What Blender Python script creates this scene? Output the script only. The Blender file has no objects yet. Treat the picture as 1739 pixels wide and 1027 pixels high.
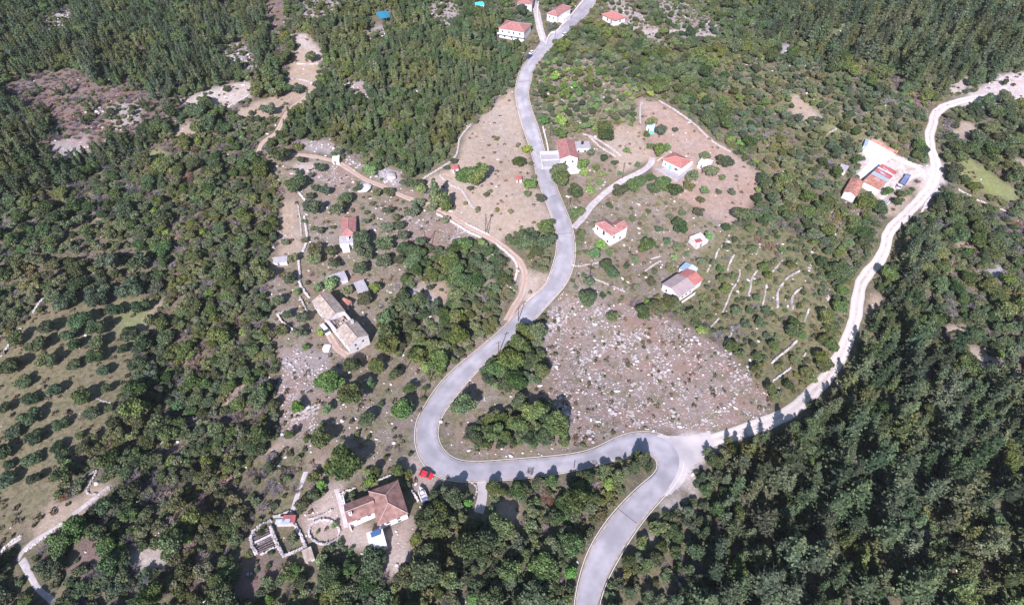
import bpy, math, random
import numpy as np
from mathutils import Vector, Matrix, noise as mnoise
random.seed(7); RNG = np.random.default_rng(7)
scene = bpy.context.scene
COL = scene.collection
# ------------------------------------------------------------------ camera
W0, H0, F = 1739.0, 1027.0, 966.0
CH = 145.0; PITCH = math.radians(47.4)
cam = bpy.data.cameras.new('camera'); cam.sensor_width = 36; cam.lens = 36*F/W0
cam.clip_start = 1; cam.clip_end = 5000
camo = bpy.data.objects.new('camera', cam); COL.objects.link(camo)
camo.location = (0, 0, CH); camo.rotation_euler = (math.pi/2-PITCH, 0, 0)
scene.camera = camo
# ------------------------------------------------------------------ light
SUNDIR = Vector((-.175, -.78, .61)).normalized()       # towards the sun
ELEV = math.asin(SUNDIR.z)
world = bpy.data.worlds.new("World"); scene.world = world; world.use_nodes = True
nt = world.node_tree
sky = nt.nodes.new('ShaderNodeTexSky'); sky.sky_type = 'NISHITA'; sky.sun_disc = False
sky.sun_elevation = ELEV; sky.sun_rotation = math.atan2(SUNDIR.x, SUNDIR.y)
sky.ozone_density = 2.0; sky.dust_density = .6
nt.links.new(sky.outputs[0], nt.nodes['Background'].inputs[0]); nt.nodes['Background'].inputs[1].default_value = .09
sl = bpy.data.lights.new('sun', 'SUN'); sl.energy = 4.8; sl.angle = math.radians(.5); sl.color = (1, .93, .99)
so = bpy.data.objects.new('sun', sl); COL.objects.link(so); so.rotation_euler = SUNDIR.to_track_quat('Z', 'Y').to_euler()
scene.view_settings.view_transform = 'Standard'; scene.view_settings.look = 'None'
scene.view_settings.gamma = 1; scene.view_settings.exposure = .58
scene.cycles.max_bounces = 5; scene.cycles.diffuse_bounces = 2; scene.cycles.glossy_bounces = 2
scene.cycles.transparent_max_bounces = 4; scene.cycles.volume_bounces = 0
# ------------------------------------------------------------------ terrain function and pixel -> place
SP, CP = math.sin(PITCH), math.cos(PITCH)
def Hn(x, y):
    t = np.clip((y-90)/230, 0, 1.6); s = np.where(t < 1, t*t*(3-2*t), 1+(t-1)*.5)
    return (20*s + 1.2*np.sin(x/17+1.3)*np.sin(y/23+.4) + .6*np.sin(x/10.5+y/13) + 2.5*np.sin(x/60+2)*np.cos(y/70))
def H(x, y): return float(Hn(np.float64(x), np.float64(y)))
def ray(px, py):
    u = (px-W0/2)/F; v = (py-H0/2)/F
    return u, CP-v*SP, -SP-v*CP          # x, y, z of direction
def PZ(px, py, z):
    a, b, c = ray(px, py); t = (z-CH)/c
    return Vector((a*t, b*t, z))
def P(px, py, lift=0.0, drop=True):
    a, b, c = ray(px, py); z = 0.0
    for _ in range(30):
        t = (z+lift-CH)/c; z = H(a*t, b*t)
    return Vector((a*t, b*t, z if drop else z+lift))
def proj(x, y, z):
    dz = z-CH; dep = y*CP-dz*SP; up = y*SP+dz*CP
    dep = np.maximum(dep, 1e-3)
    return W0/2+F*x/dep, H0/2-F*up/dep, dep
# ------------------------------------------------------------------ materials
def mat(name, col, rough=.85, var=.12, scale=1.5, metal=0, bump=0, spec=.3, col2=None, thr=(.4, .65), detail=4):
    m = bpy.data.materials.new(name); m.use_nodes = True; t = m.node_tree; b = t.nodes['Principled BSDF']
    b.inputs['Roughness'].default_value = rough; b.inputs['Metallic'].default_value = metal
    b.inputs['Specular IOR Level'].default_value = spec
    tc = t.nodes.new('ShaderNodeTexCoord'); n = t.nodes.new('ShaderNodeTexNoise')
    n.inputs['Scale'].default_value = scale; n.inputs['Detail'].default_value = detail
    t.links.new(tc.outputs['Object'], n.inputs['Vector'])
    r = t.nodes.new('ShaderNodeValToRGB'); t.links.new(n.outputs['Fac'], r.inputs[0])
    c2 = col2 if col2 else tuple(min(1, c*(1+var)) for c in col)
    c1 = col if col2 else tuple(c*(1-var) for c in col)
    r.color_ramp.elements[0].position = thr[0]; r.color_ramp.elements[1].position = thr[1]
    r.color_ramp.elements[0].color = (*c1, 1); r.color_ramp.elements[1].color = (*c2, 1)
    t.links.new(r.outputs[0], b.inputs['Base Color'])
    if bump:
        bp = t.nodes.new('ShaderNodeBump'); bp.inputs['Strength'].default_value = bump; bp.inputs['Distance'].default_value = .07
        t.links.new(n.outputs['Fac'], bp.inputs['Height']); t.links.new(bp.outputs[0], b.inputs['Normal'])
    return m
def foliage_mat(name, ca, cb, sat=.1):
    m = bpy.data.materials.new(name); m.use_nodes = True; t = m.node_tree; b = t.nodes['Principled BSDF']
    b.inputs['Roughness'].default_value = .7; b.inputs['Specular IOR Level'].default_value = .25
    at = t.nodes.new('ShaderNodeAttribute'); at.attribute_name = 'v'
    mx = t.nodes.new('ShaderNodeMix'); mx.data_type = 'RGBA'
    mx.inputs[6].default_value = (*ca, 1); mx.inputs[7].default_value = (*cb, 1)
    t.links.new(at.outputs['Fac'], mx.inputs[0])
    oi = t.nodes.new('ShaderNodeObjectInfo'); hs = t.nodes.new('ShaderNodeHueSaturation')
    def mr(lo, hi, mul):
        w = t.nodes.new('ShaderNodeMath'); w.operation = 'MULTIPLY'; w.inputs[1].default_value = mul
        f = t.nodes.new('ShaderNodeMath'); f.operation = 'FRACT'; a = t.nodes.new('ShaderNodeMapRange')
        a.inputs[3].default_value = lo; a.inputs[4].default_value = hi
        t.links.new(oi.outputs['Random'], w.inputs[0]); t.links.new(w.outputs[0], f.inputs[0]); t.links.new(f.outputs[0], a.inputs[0]); return a.outputs[0]
    t.links.new(mr(.5-sat*.3, .5+sat*.28, 1), hs.inputs['Hue']); t.links.new(mr(.75, 1.15, 7.3), hs.inputs['Saturation']); t.links.new(mr(.62, 1.4, 13.7), hs.inputs['Value'])
    geo = t.nodes.new('ShaderNodeNewGeometry'); pn = t.nodes.new('ShaderNodeTexNoise'); pn.inputs['Scale'].default_value = .055; pn.inputs['Detail'].default_value = 3
    t.links.new(geo.outputs['Position'], pn.inputs['Vector']); rp = t.nodes.new('ShaderNodeValToRGB'); t.links.new(pn.outputs['Fac'], rp.inputs[0])
    e = rp.color_ramp.elements; e[0].position = .36; e[0].color = (.78, .86, .95, 1); e[1].position = .64; e[1].color = (1.35, 1.12, .95, 1); q = e.new(.5); q.color = (.98, 1, .95, 1)
    ml = t.nodes.new('ShaderNodeMix'); ml.data_type = 'RGBA'; ml.blend_type = 'MULTIPLY'; ml.inputs[0].default_value = 1; ml.clamp_result = False
    t.links.new(mx.outputs[2], ml.inputs[6]); t.links.new(rp.outputs[0], ml.inputs[7])
    t.links.new(ml.outputs[2], hs.inputs['Color']); t.links.new(hs.outputs[0], b.inputs['Base Color'])
    return m
M = {}
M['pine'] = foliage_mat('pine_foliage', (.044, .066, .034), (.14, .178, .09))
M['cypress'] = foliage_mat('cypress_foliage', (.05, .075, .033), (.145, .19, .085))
M['oak'] = foliage_mat('oak_foliage', (.042, .066, .026), (.14, .19, .072))
M['olive'] = foliage_mat('olive_foliage', (.066, .09, .046), (.18, .22, .125))
M['shrub'] = foliage_mat('shrub_foliage', (.07, .09, .04), (.175, .21, .1), .16)
M['fruit'] = foliage_mat('fruit_foliage', (.08, .14, .04), (.22, .33, .1), .14)
M['bare'] = foliage_mat('bare_twigs', (.16, .135, .15), (.38, .32, .35), .05)
M['brown'] = foliage_mat('scorched_twigs', (.16, .08, .05), (.34, .19, .13), .05)
M['orchard'] = foliage_mat('orchard_foliage', (.035, .06, .03), (.115, .165, .075), .04)
M['weed'] = foliage_mat('weed_foliage', (.16, .14, .08), (.34, .28, .19), .08)
M['bark'] = mat('bark', (.16, .12, .1), var=.3, scale=4)
M['stone'] = mat('field_stone', (.4, .36, .35), var=.3, scale=1.3, col2=(.62, .58, .57), thr=(.3, .7), bump=.3)
M['paleston'] = mat('pale_stone', (.5, .46, .45), col2=(.74, .7, .69), scale=1.2, thr=(.3, .65), bump=.3)
M['asphalt'] = mat('asphalt', (.33, .315, .35), col2=(.5, .475, .52), scale=.16, thr=(.38, .66), detail=8)
M['dusty'] = mat('dusty_asphalt', (.44, .41, .43), col2=(.64, .58, .57), scale=.14, thr=(.35, .65), detail=9)
M['loose'] = mat('loose_limestone', (.36, .33, .34), col2=(.66, .61, .61), scale=.35, thr=(.38, .62), bump=.3)
M['verge'] = mat('dusty_verge', (.34, .28, .25), col2=(.5, .43, .41), scale=.9, thr=(.35, .65), detail=8)
M['line'] = mat('road_paint', (.78, .76, .78), col2=(.55, .52, .54), thr=(.6, .85), scale=1.5)
M['gravel'] = mat('limestone_gravel', (.58, .52, .49), col2=(.76, .69, .66), scale=.5, thr=(.3, .65), detail=8)
def tracks(m, dark, f, pos=(.28, .72), w=.1):
    t = m.node_tree; b = t.nodes['Principled BSDF']; src = b.inputs['Base Color'].links[0].from_socket; L = t.links.new
    at = t.nodes.new('ShaderNodeAttribute'); at.attribute_name = 'tr'; rp = t.nodes.new('ShaderNodeValToRGB'); e = rp.color_ramp.elements; e[0].position = 0; e[0].color = (1, 1, 1, 1); e[1].position = 1; e[1].color = (1, 1, 1, 1)
    for p, v in ((.08, .8), (pos[0], 0), (.5, .9), (pos[1], 0), (.92, .8)): q = e.new(p); q.color = (v, v, v, 1)
    L(at.outputs['Fac'], rp.inputs[0]); n = t.nodes.new('ShaderNodeTexNoise'); n.inputs['Scale'].default_value = .5; n.inputs['Detail'].default_value = 6; tc = t.nodes.new('ShaderNodeTexCoord'); L(tc.outputs['Object'], n.inputs['Vector'])
    r2 = t.nodes.new('ShaderNodeMapRange'); r2.inputs[1].default_value = .35; r2.inputs[2].default_value = .65; r2.inputs[3].default_value = .1*f; r2.inputs[4].default_value = f; L(n.outputs['Fac'], r2.inputs[0])
    mu = t.nodes.new('ShaderNodeMath'); mu.operation = 'MULTIPLY'; L(rp.outputs[0], mu.inputs[0]); L(r2.outputs[0], mu.inputs[1])
    mx = t.nodes.new('ShaderNodeMix'); mx.data_type = 'RGBA'; L(mu.outputs[0], mx.inputs[0]); L(src, mx.inputs[6]); mx.inputs[7].default_value = (*dark, 1); L(mx.outputs[2], b.inputs['Base Color'])
tracks(M['asphalt'], (.27, .26, .29), .55); tracks(M['gravel'], (.36, .3, .26), .95)
M['dirt'] = mat('red_earth', (.46, .31, .26), col2=(.6, .47, .42), scale=.5, thr=(.35, .65), detail=8)
M['path'] = mat('grey_path', (.44, .39, .4), col2=(.58, .53, .53), scale=.6, thr=(.35, .65), detail=8)
M['white'] = mat('white_render', (.8, .77, .77), var=.06, scale=.7)
M['dullwhite'] = mat('weathered_render', (.56, .52, .52), col2=(.72, .68, .68), scale=.9, thr=(.35, .65))
M['redtile'] = mat('red_clay_tile', (.33, .14, .13), col2=(.48, .24, .22), scale=1.1, thr=(.35, .7), detail=8)
M['freshtile'] = mat('fresh_red_tile', (.42, .15, .135), col2=(.52, .23, .2), scale=1.1, thr=(.35, .7), detail=8)
M['browntile'] = mat('brown_clay_tile', (.21, .115, .1), col2=(.37, .22, .19), scale=.8, thr=(.35, .68), detail=10)
M['oldtile'] = mat('lichen_tile', (.32, .25, .215), col2=(.5, .43, .37), scale=.9, thr=(.35, .65), detail=10)
M['fadedtile'] = mat('faded_tile', (.36, .29, .3), col2=(.44, .35, .35), scale=.7, thr=(.35, .65), detail=8)
M['ridge'] = mat('ridge_mortar', (.46, .34, .31), var=.12, scale=3)
M['glass'] = mat('dark_glass', (.05, .06, .075), rough=.15, spec=.5)
M['turq'] = mat('turquoise_paint', (.12, .5, .52), var=.08)
M['greywin'] = mat('grey_shutter', (.3, .31, .33), var=.1)
M['greyroof'] = mat('grey_slab', (.4, .38, .41), col2=(.5, .47, .5), scale=.8)
M['blueroof'] = mat('blue_sheet', (.03, .24, .38), var=.06)
M['tin'] = mat('blue_grey_tin', (.36, .47, .62), var=.08, rough=.5)
M['tinpale'] = mat('pale_tin', (.56, .64, .76), var=.08, rough=.5)
M['tinred'] = mat('red_tin', (.42, .11, .11), col2=(.54, .22, .2), scale=1, rough=.6)
M['tinorange'] = mat('rusty_tin', (.4, .17, .12), col2=(.56, .31, .25), scale=.8, rough=.7)
M['concrete'] = mat('white_concrete', (.66, .62, .62), col2=(.8, .76, .76), scale=.4, thr=(.35, .7))
M['red'] = mat('red_car_paint', (.66, .035, .05), var=.03, rough=.3, spec=.5)
M['carwhite'] = mat('white_car_paint', (.8, .8, .82), var=.03, rough=.3, spec=.5)
M['carblue'] = mat('dark_blue_car_paint', (.05, .06, .14), var=.03, rough=.3, spec=.5)
M['truckblue'] = mat('blue_grey_paint', (.2, .24, .4), var=.1, rough=.4)
M['rubber'] = mat('rubber', (.03, .03, .03), var=.1)
M['rim'] = mat('rim_metal', (.5, .5, .52), metal=.6, rough=.4)
M['panel'] = mat('solar_panel_glass', (.04, .1, .22), var=.1, rough=.2, spec=.6)
M['cyan'] = mat('cyan_plastic', (.1, .62, .7), var=.08)
M['blue'] = mat('blue_tarp', (.4, .5, .62), col2=(.7, .72, .75), scale=.8)
M['redtarp'] = mat('red_sheet', (.45, .12, .12), var=.1)
M['wood'] = mat('weathered_pole_wood', (.13, .085, .075), var=.2, scale=5)
M['plank'] = mat('grey_timber', (.14, .11, .115), col2=(.27, .22, .23), scale=2)
M['lamp'] = mat('light_lens', (.8, .78, .7), rough=.2)
M['redlamp'] = mat('rear_lens', (.4, .03, .03), rough=.2)
tracks(M['dirt'], (.26, .22, .13), .9)
# ------------------------------------------------------------------ mesh helpers
def tag(o, label=None, cat=None, group=None, kind=None):
    if label: o['label'] = label
    if cat: o['category'] = cat
    if group: o['group'] = group
    if kind: o['kind'] = kind
    return o
def link(name, me, parent=None, loc=(0, 0, 0), rz=0, s=1):
    o = bpy.data.objects.new(name, me); COL.objects.link(o); o.location = loc; o.rotation_euler = (0, 0, rz)
    if s != 1: o.scale = (s, s, s) if not hasattr(s, '__len__') else s
    if parent: o.parent = parent
    return o
def mesh_np(name, V, Fc, m, smooth=False, attr=None):
    """V (n,3) array; Fc list of equal-size face index arrays [(k,4) or (k,3)...]"""
    me = bpy.data.meshes.new(name)
    V = np.asarray(V, dtype=np.float32); Fc = [np.asarray(f, dtype=np.int32) for f in Fc if len(f)]
    loops = np.concatenate([f.ravel() for f in Fc]); tot = np.concatenate([np.full(len(f), f.shape[1]) for f in Fc]).astype(np.int32)
    st = np.concatenate([[0], np.cumsum(tot)[:-1]]).astype(np.int32)
    me.vertices.add(len(V)); me.vertices.foreach_set('co', V.ravel())
    me.loops.add(len(loops)); me.loops.foreach_set('vertex_index', loops)
    me.polygons.add(len(tot)); me.polygons.foreach_set('loop_start', st); me.polygons.foreach_set('loop_total', tot)
    if attr is not None:
        a = me.attributes.new('v', 'FLOAT', 'FACE'); a.data.foreach_set('value', np.asarray(attr, dtype=np.float32))
    me.update(calc_edges=True); me.validate()
    if m: me.materials.append(m)
    if smooth: me.shade_smooth()
    return me
class MB:
    def __init__(s): s.v = []; s.f = []
    def add(s, vs, fs):
        n = len(s.v); s.v += [tuple(v) for v in vs]; s.f += [tuple(i+n for i in f) for f in fs]; return s
    def box(s, c, d, rz=0, R=None):
        R = R or Matrix.Rotation(rz, 3, 'Z'); c = Vector(c)
        vs = [c+R@Vector((x*d[0]/2, y*d[1]/2, z*d[2]/2)) for z in (-1, 1) for x, y in ((-1, -1), (1, -1), (1, 1), (-1, 1))]
        return s.add(vs, [(3, 2, 1, 0), (4, 5, 6, 7), (0, 1, 5, 4), (1, 2, 6, 5), (2, 3, 7, 6), (3, 0, 4, 7)])
    def bbox(s, x0, x1, y0, y1, z0, z1): return s.box(((x0+x1)/2, (y0+y1)/2, (z0+z1)/2), (x1-x0, y1-y0, z1-z0))
    def tube(s, a, b, r0, r1=None, n=6):
        r1 = r0 if r1 is None else r1; a, b = Vector(a), Vector(b); d = (b-a).normalized()
        u = d.orthogonal().normalized(); w = d.cross(u); vs = []
        for p, r in ((a, r0), (b, r1)):
            vs += [p+(u*math.cos(2*math.pi*i/n)+w*math.sin(2*math.pi*i/n))*r for i in range(n)]
        return s.add(vs, [(i, (i+1) % n, n+(i+1) % n, n+i) for i in range(n)]+[tuple(range(n))[::-1], tuple(range(n, 2*n))])
    def prism(s, pts, z0, z1):
        n = len(pts); vs = [(p[0], p[1], z0) for p in pts]+[(p[0], p[1], z1) for p in pts]
        return s.add(vs, [tuple(range(n))[::-1], tuple(range(n, 2*n))]+[(i, (i+1) % n, n+(i+1) % n, n+i) for i in range(n)])
    def build(s, name, m, parent=None, loc=(0, 0, 0), rz=0, smooth=False):
        me = bpy.data.meshes.new(name); me.from_pydata(s.v, [], s.f); me.materials.append(m); me.update()
        if smooth: me.shade_smooth()
        return link(name, me, parent, loc, rz)
def thing(name, label, cat, loc=(0, 0, 0), rz=0, group=None):
    o = link(name, None, None, loc, rz); return tag(o, label, cat, group)
def pip(px, py, poly):
    inside = np.zeros(px.shape, bool); n = len(poly); j = n-1
    for i in range(n):
        xi, yi = poly[i]; xj, yj = poly[j]
        if yi != yj:
            c = ((yi > py) != (yj > py)) & (px < (xj-xi)*(py-yi)/(yj-yi)+xi); inside ^= c
        j = i
    return inside
def cr(pts, k=8):
    """Catmull-Rom through tuples"""
    p = [np.array(q, float) for q in pts]; p = [2*p[0]-p[1]]+p+[2*p[-1]-p[-2]]; out = []
    for i in range(1, len(p)-2):
        for j in range(k):
            t = j/k; a, b, c, d = p[i-1:i+3]
            out.append(.5*((2*b)+(c-a)*t+(2*a-5*b+4*c-d)*t*t+(3*b-a-3*c+d)*t**3))
    out.append(p[-2]); return out
# ------------------------------------------------------------------ ground zones, outlined where they lie (read off as pixels, cast to the ground)
G = {  # soil colour, rock share, weed share
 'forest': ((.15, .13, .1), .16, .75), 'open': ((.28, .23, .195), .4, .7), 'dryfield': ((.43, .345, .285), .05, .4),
 'redsoil': ((.215, .155, .14), .22, .5), 'brick': ((.41, .3, .25), .1, .35), 'rubble': ((.3, .235, .21), .72, .6), 'rock': ((.36, .31, .3), .62, .4),
 'gravel': ((.6, .53, .52), .3, 0), 'grass': ((.24, .26, .12), .02, .5), 'orchard': ((.25, .2, .155), .03, .9),
 'terrace': ((.19, .185, .1), .14, .85), 'pale': ((.5, .43, .39), .35, .2), 'yard': ((.44, .36, .32), .3, .2), 'greyrock': ((.42, .39, .42), .6, .05),
 'tan': ((.42, .33, .26), .08, .3)}
GN_ = list(G)
def pl(s): 
    a = [float(x) for x in s.replace(' ', ',').split(',') if x]; return list(zip(a[::2], a[1::2]))
# (ground, vegetation, outline)
Z = [
 (None, 'darkwood', '-400,-300 450,-300 455,60 470,120 430,190 300,180 260,270 100,330 -400,420'),
 (None, 'cypwood', '520,-60 800,-60 850,40 895,90 880,130 865,150 830,178 795,215 775,275 718,306 640,272 560,240 490,235 478,205 545,172 552,90 520,55'),
 (None, 'maquisgreen', '1000,50 1100,60 1250,60 1420,110 1500,230 1430,290 1290,270 1200,215 1100,165 1000,120 930,95'),
 ('terrace', 'openwood', '1210,110 1400,110 1560,210 1500,260 1430,330 1300,290 1230,200'),
 (None, 'pinewood', '1300,-300 2200,-300 2200,130 1739,130 1640,150 1590,180 1480,110 1400,120 1290,60'),
 (None, 'pinewood', '2200,560 2200,1500 1050,1500 1150,1000 1180,860 1210,790 1300,735 1400,680 1450,620 1490,580 1600,600 1739,640'),
 (None, 'pinewood', '1490,470 1520,400 1560,370 1600,420 1640,520 1600,600 1440,640 1460,540'),
 (None, 'maquis', '1600,330 1739,350 1739,620 1600,600 1560,380'),
 (None, 'mixlow', '1150,1060 1000,1060 1060,950 1130,860 1180,800 1230,790 1210,860 1160,1000'),
 (None, 'maquisgreen', '690,1060 690,900 740,850 880,830 1110,790 1110,820 1030,900 980,1060'),
 ('open', 'openscrub', '445,262 500,255 620,290 720,330 780,360 845,405 885,440 885,500 850,560 790,610 720,670 715,800 640,800 560,830 520,800 470,750 480,650 455,560 452,470 475,400 480,330'),
 ('open', 'maquisgreen', '680,440 740,405 800,395 845,410 880,460 870,530 845,590 790,610 740,650 700,610 640,600 640,540 690,500'),
 ('tan', 'openscrub', '700,480 760,480 765,510 720,520'),
 ('forest', 'olivewood', '60,420 160,370 270,430 250,520 215,600 130,530 60,560 30,500'),
 ('orchard', 'bare', '-200,760 0,580 45,545 100,500 160,520 215,500 262,520 250,580 238,600 222,640 195,680 185,735 150,760 110,800 100,850 60,900 0,930 -200,1000'),
 ('grass', 'bare', '195,515 260,505 250,570 230,590 200,570'),
 ('dryfield', 'bare', '868,150 885,200 905,300 942,372 930,398 880,395 848,412 800,385 740,352 715,308 770,285 792,225 832,183'),
 ('open', 'garden', '905,105 1000,100 1060,140 1105,175 1090,212 1010,212 930,225 910,170'),
 ('brick', 'bare', '1085,168 1120,172 1180,215 1260,270 1300,300 1275,350 1245,385 1200,378 1160,345 1108,300 1103,245 1092,210'),
 ('dryfield', 'bare', '1040,212 1092,212 1104,270 1060,296 1010,292 1000,262 1030,235'),
 ('open', 'bare', '935,225 1005,225 1045,262 1050,300 985,372 965,355 950,300'),
 ('open', 'openscrub', '985,372 1045,310 1110,305 1165,345 1240,383 1250,400 1200,460 1130,510 1060,520 960,492 983,440'),
 ('terrace', 'bare', '1185,440 1230,395 1290,378 1400,425 1445,470 1440,560 1400,640 1330,690 1275,640 1235,580 1170,530 1150,505'),
 (None, 'terracescrub', '1200,440 1290,380 1400,425 1440,470 1435,560 1395,640 1330,685 1275,635 1240,580 1180,525'),
 (None, 'maquisgreen', '1390,450 1450,480 1445,560 1400,650 1385,640 1400,560'),
 ('rubble', 'brush', '915,560 935,512 962,492 1040,512 1110,530 1170,550 1240,600 1300,655 1310,700 1245,728 1160,738 1100,730 1030,750 960,768 945,720 925,665 935,612'),
 ('open', 'bare', '745,700 800,640 850,600 880,560 915,560 935,612 925,665 945,720 960,770 800,790 765,770 750,740'),
 (None, 'maquisgreen', '828,650 815,630 850,610 862,578 880,552 910,552 918,590 932,615 925,640 890,655 860,668'), (None, 'maquisgreen', '788,745 800,725 850,705 885,690 930,682 950,710 950,745 920,762 860,757 820,762'),
 ('dryfield', 'bare', '888,440 905,460 935,470 920,510 885,535 862,545 885,510'),
 ('pale', 'bare', '885,462 912,480 905,510 885,520'),
 ('rock', 'terracescrub', '70,30 125,12 132,50 95,65 60,50'), ('rock', 'terracescrub', '372,82 415,68 440,108 430,125 385,118'),
 ('redsoil', 'deadish', '0,150 60,125 130,118 170,150 225,140 290,172 285,212 235,232 190,250 140,272 80,285 55,250 95,215 40,190'),
 ('redsoil', 'deadish', '0,140 30,150 25,165 0,160'), ('rock', 'terracescrub', '180,180 240,175 240,210 190,225'), ('rock','bare','85,240 150,230 150,265 100,275'),
 ('pale', 'sparse', '290,172 330,160 400,140 440,140 425,165 380,185 320,182'),
 ('redsoil', 'sparse', '452,-20 485,-20 485,55 455,72'), ('pale', 'bare', '485,60 520,57 548,90 546,108 515,82 490,72'),
 ('tan', 'bare', '500,82 520,82 540,105 545,135 530,170 500,182 482,165 488,125'),
 ('tan', 'sparse', '400,190 440,170 480,160 492,180 470,205 405,205'), ('tan', 'bare', '288,240 295,220 330,203 352,215 315,240'),
 ('grass', 'bare', '225,272 265,250 290,260 250,280'),
 ('tan','bare','172,342 188,350 175,372 160,380'), ('grass', 'bare', '104,408 122,398 122,412 108,420'),
 ('rock', 'terracescrub', '515,-20 590,-20 570,25 540,45 512,30'), ('rock', 'terracescrub', '610,55 650,40 660,75 625,80'), ('rock', 'terracescrub', '600,-20 640,-20 640,10 610,15'),
 ('rock', 'terracescrub', '720,10 770,0 790,30 750,58 735,45'), ('rock', 'terracescrub', '570,140 625,135 620,165 590,165'),
 ('rock', 'bare', '505,240 560,240 600,262 560,262 510,255'),
 ('pale', 'bare', '500,280 535,272 545,283 520,297 500,292'), ('greyrock', 'bare', '632,296 650,285 680,292 684,308 665,318 650,305'),
 ('rock', 'bare', '585,265 620,275 622,285 590,280'),
 ('rubble', 'bare', '690,360 760,370 830,410 780,420 720,420 680,390'),
 ('rubble', 'bare', '530,275 600,290 610,320 560,315 530,305'),
 ('rock', 'bare', '475,600 500,590 540,600 565,600 560,640 530,650 500,640 480,625'), ('rubble', 'bare', '468,625 545,640 545,730 500,745 470,720'),
 ('greyrock', 'bare', '688,492 705,490 735,505 745,512 730,518 700,510'), ('tan', 'bare', '476,345 500,340 515,430 480,450 470,400'),
 ('open','sparse','640,640 715,660 700,780 640,790 610,740 640,700'),
 ('rock', 'bare', '885,845 930,825 960,822 965,838 900,845'), ('tan', 'bare', '840,850 870,840 890,870 870,890 840,885'),
 ('forest','deadish','910,835 970,832 975,862 915,862'),
 ('yard', 'bare', '575,850 600,880 640,905 700,880 725,860 700,915 695,975 655,985 620,930 590,930 570,880'), ('yard', 'bare', '690,790 712,770 730,800 760,815 735,830 705,835'),
 ('yard', 'bare', '560,820 580,812 583,850 590,900 570,930 545,930 520,900 505,880 540,850'),
 ('pale','bare','665,945 695,930 700,970 670,985'),
 ('redsoil', 'sparse', '405,950 440,940 480,955 470,990 420,1027 400,990'), ('tan', 'sparse', '440,770 470,750 520,785 550,780 515,820 440,850'),
 ('redsoil', 'sparse', '120,935 160,900 180,960 130,970 100,985'), ('pale', 'sparse', '215,930 290,930 300,950 250,975 220,970'), ('tan', 'sparse', '300,745 322,750 315,775 285,770'),
 ('tan', 'sparse', '80,850 130,850 160,820 200,825 130,890 60,930 50,900'),
 ('forest', 'deadish', '430,775 520,762 535,820 475,872 430,885 400,835'), ('forest', 'deadish', '860,480 880,520 850,540 840,500'), ('tan', 'sparse', '365,690 410,650 425,640 400,690'), ('tan', 'bare', '268,510 285,515 255,545 245,565 235,560'),
 ('rock', 'terracescrub', '1020,-20 1060,0 1110,40 1140,90 1080,60 1040,40'), ('pale', 'sparse', '1050,40 1110,50 1190,50 1230,65 1215,70 1130,60 1080,60'), ('rock', 'terracescrub', '1110,0 1170,5 1230,50 1190,60 1130,40'),
 ('grass', 'bare', '1395,80 1420,42 1465,35 1450,52 1415,78'), ('grass', 'bare', '1390,0 1415,5 1410,20 1395,18'), ('pale','bare','1410,-5 1440,0 1440,8 1420,10'),
 ('greyrock', 'bare', '1322,80 1335,75 1352,82 1325,103'), ('tan', 'bare', '1335,165 1350,160 1395,195 1380,212 1345,195'), ('grass','bare','1395,210 1425,215 1435,235 1405,228'),
 ('grass', 'bare', '1617,293 1634,265 1665,277 1691,298 1728,322 1733,348 1686,335 1652,316'), ('tan', 'bare', '1614,225 1632,205 1650,207 1662,222 1640,232 1630,242'),
 ('tan', 'bare', '1715,270 1760,265 1760,300 1725,290'), ('gravel', 'sparse', '1625,175 1660,150 1700,128 1760,120 1760,185 1700,172 1680,180 1630,185'), ('pale','sparse','1600,150 1640,130 1660,140 1620,165'),
 ('gravel', 'bare', '1565,285 1600,270 1605,300 1590,330 1560,360 1565,310'),
 ('gravel', 'bare', '1468,240 1490,238 1520,262 1560,282 1570,300 1545,310 1520,325 1490,345 1480,340 1500,310 1460,305 1455,290'),
 ('tan', 'bare', '1480,340 1520,330 1545,335 1560,300 1570,298 1545,350 1525,372 1495,365'),
 ('gravel', 'bare', '1140,745 1205,733 1216,752 1192,785 1165,825 1146,835 1148,800'),
 ('tan', 'sparse', '1635,590 1660,585 1690,610 1739,625 1739,660 1700,645 1650,625'), ('tan', 'sparse', '1618,400 1640,400 1655,430 1630,425'), ('greyrock', 'bare', '1675,455 1705,450 1710,475 1680,478'),
 ('tan', 'sparse', '1600,555 1625,550 1660,560 1655,572 1610,570'), ('pale', 'bare', '1160,815 1180,805 1190,840 1175,850'), ('pale', 'sparse', '1120,850 1150,840 1160,860 1130,870'),
 ('pale', 'sparse', '1090,910 1110,905 1105,930 1092,935'), ('tan','bare','1475,500 1500,495 1505,515 1480,540 1470,530'),
 ('forest', 'maquisgreen', '-60,930 30,958 50,985 75,1012 90,1060 -60,1060'),
]
Z = [(g, v, pl(s)) for g, v, s in Z]
def vnoise(x, y, seed=0):
    k = [(.031, .047, 1.1), (.09, -.07, 2.3), (.17, .21, 3.9), (-.33, .29, .7)]; s = 0
    for a, b, c in k: s = s+np.sin(a*x*6+b*y*6+c+seed)*np.sin(b*x*5-a*y*7+c*2+seed)
    return s/2.2
def lookup(px, py, idx):
    out = np.full(px.shape, -1)
    for zi, z in enumerate(Z):
        if z[idx] is None: continue
        xs = [q[0] for q in z[2]]; ys = [q[1] for q in z[2]]
        bb = (px > min(xs)) & (px < max(xs)) & (py > min(ys)) & (py < max(ys))
        if not bb.any(): continue
        ii = np.nonzero(bb); ins = pip(px[ii], py[ii], z[2]); out[tuple(a[ins] for a in ii)] = zi
    return out
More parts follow.
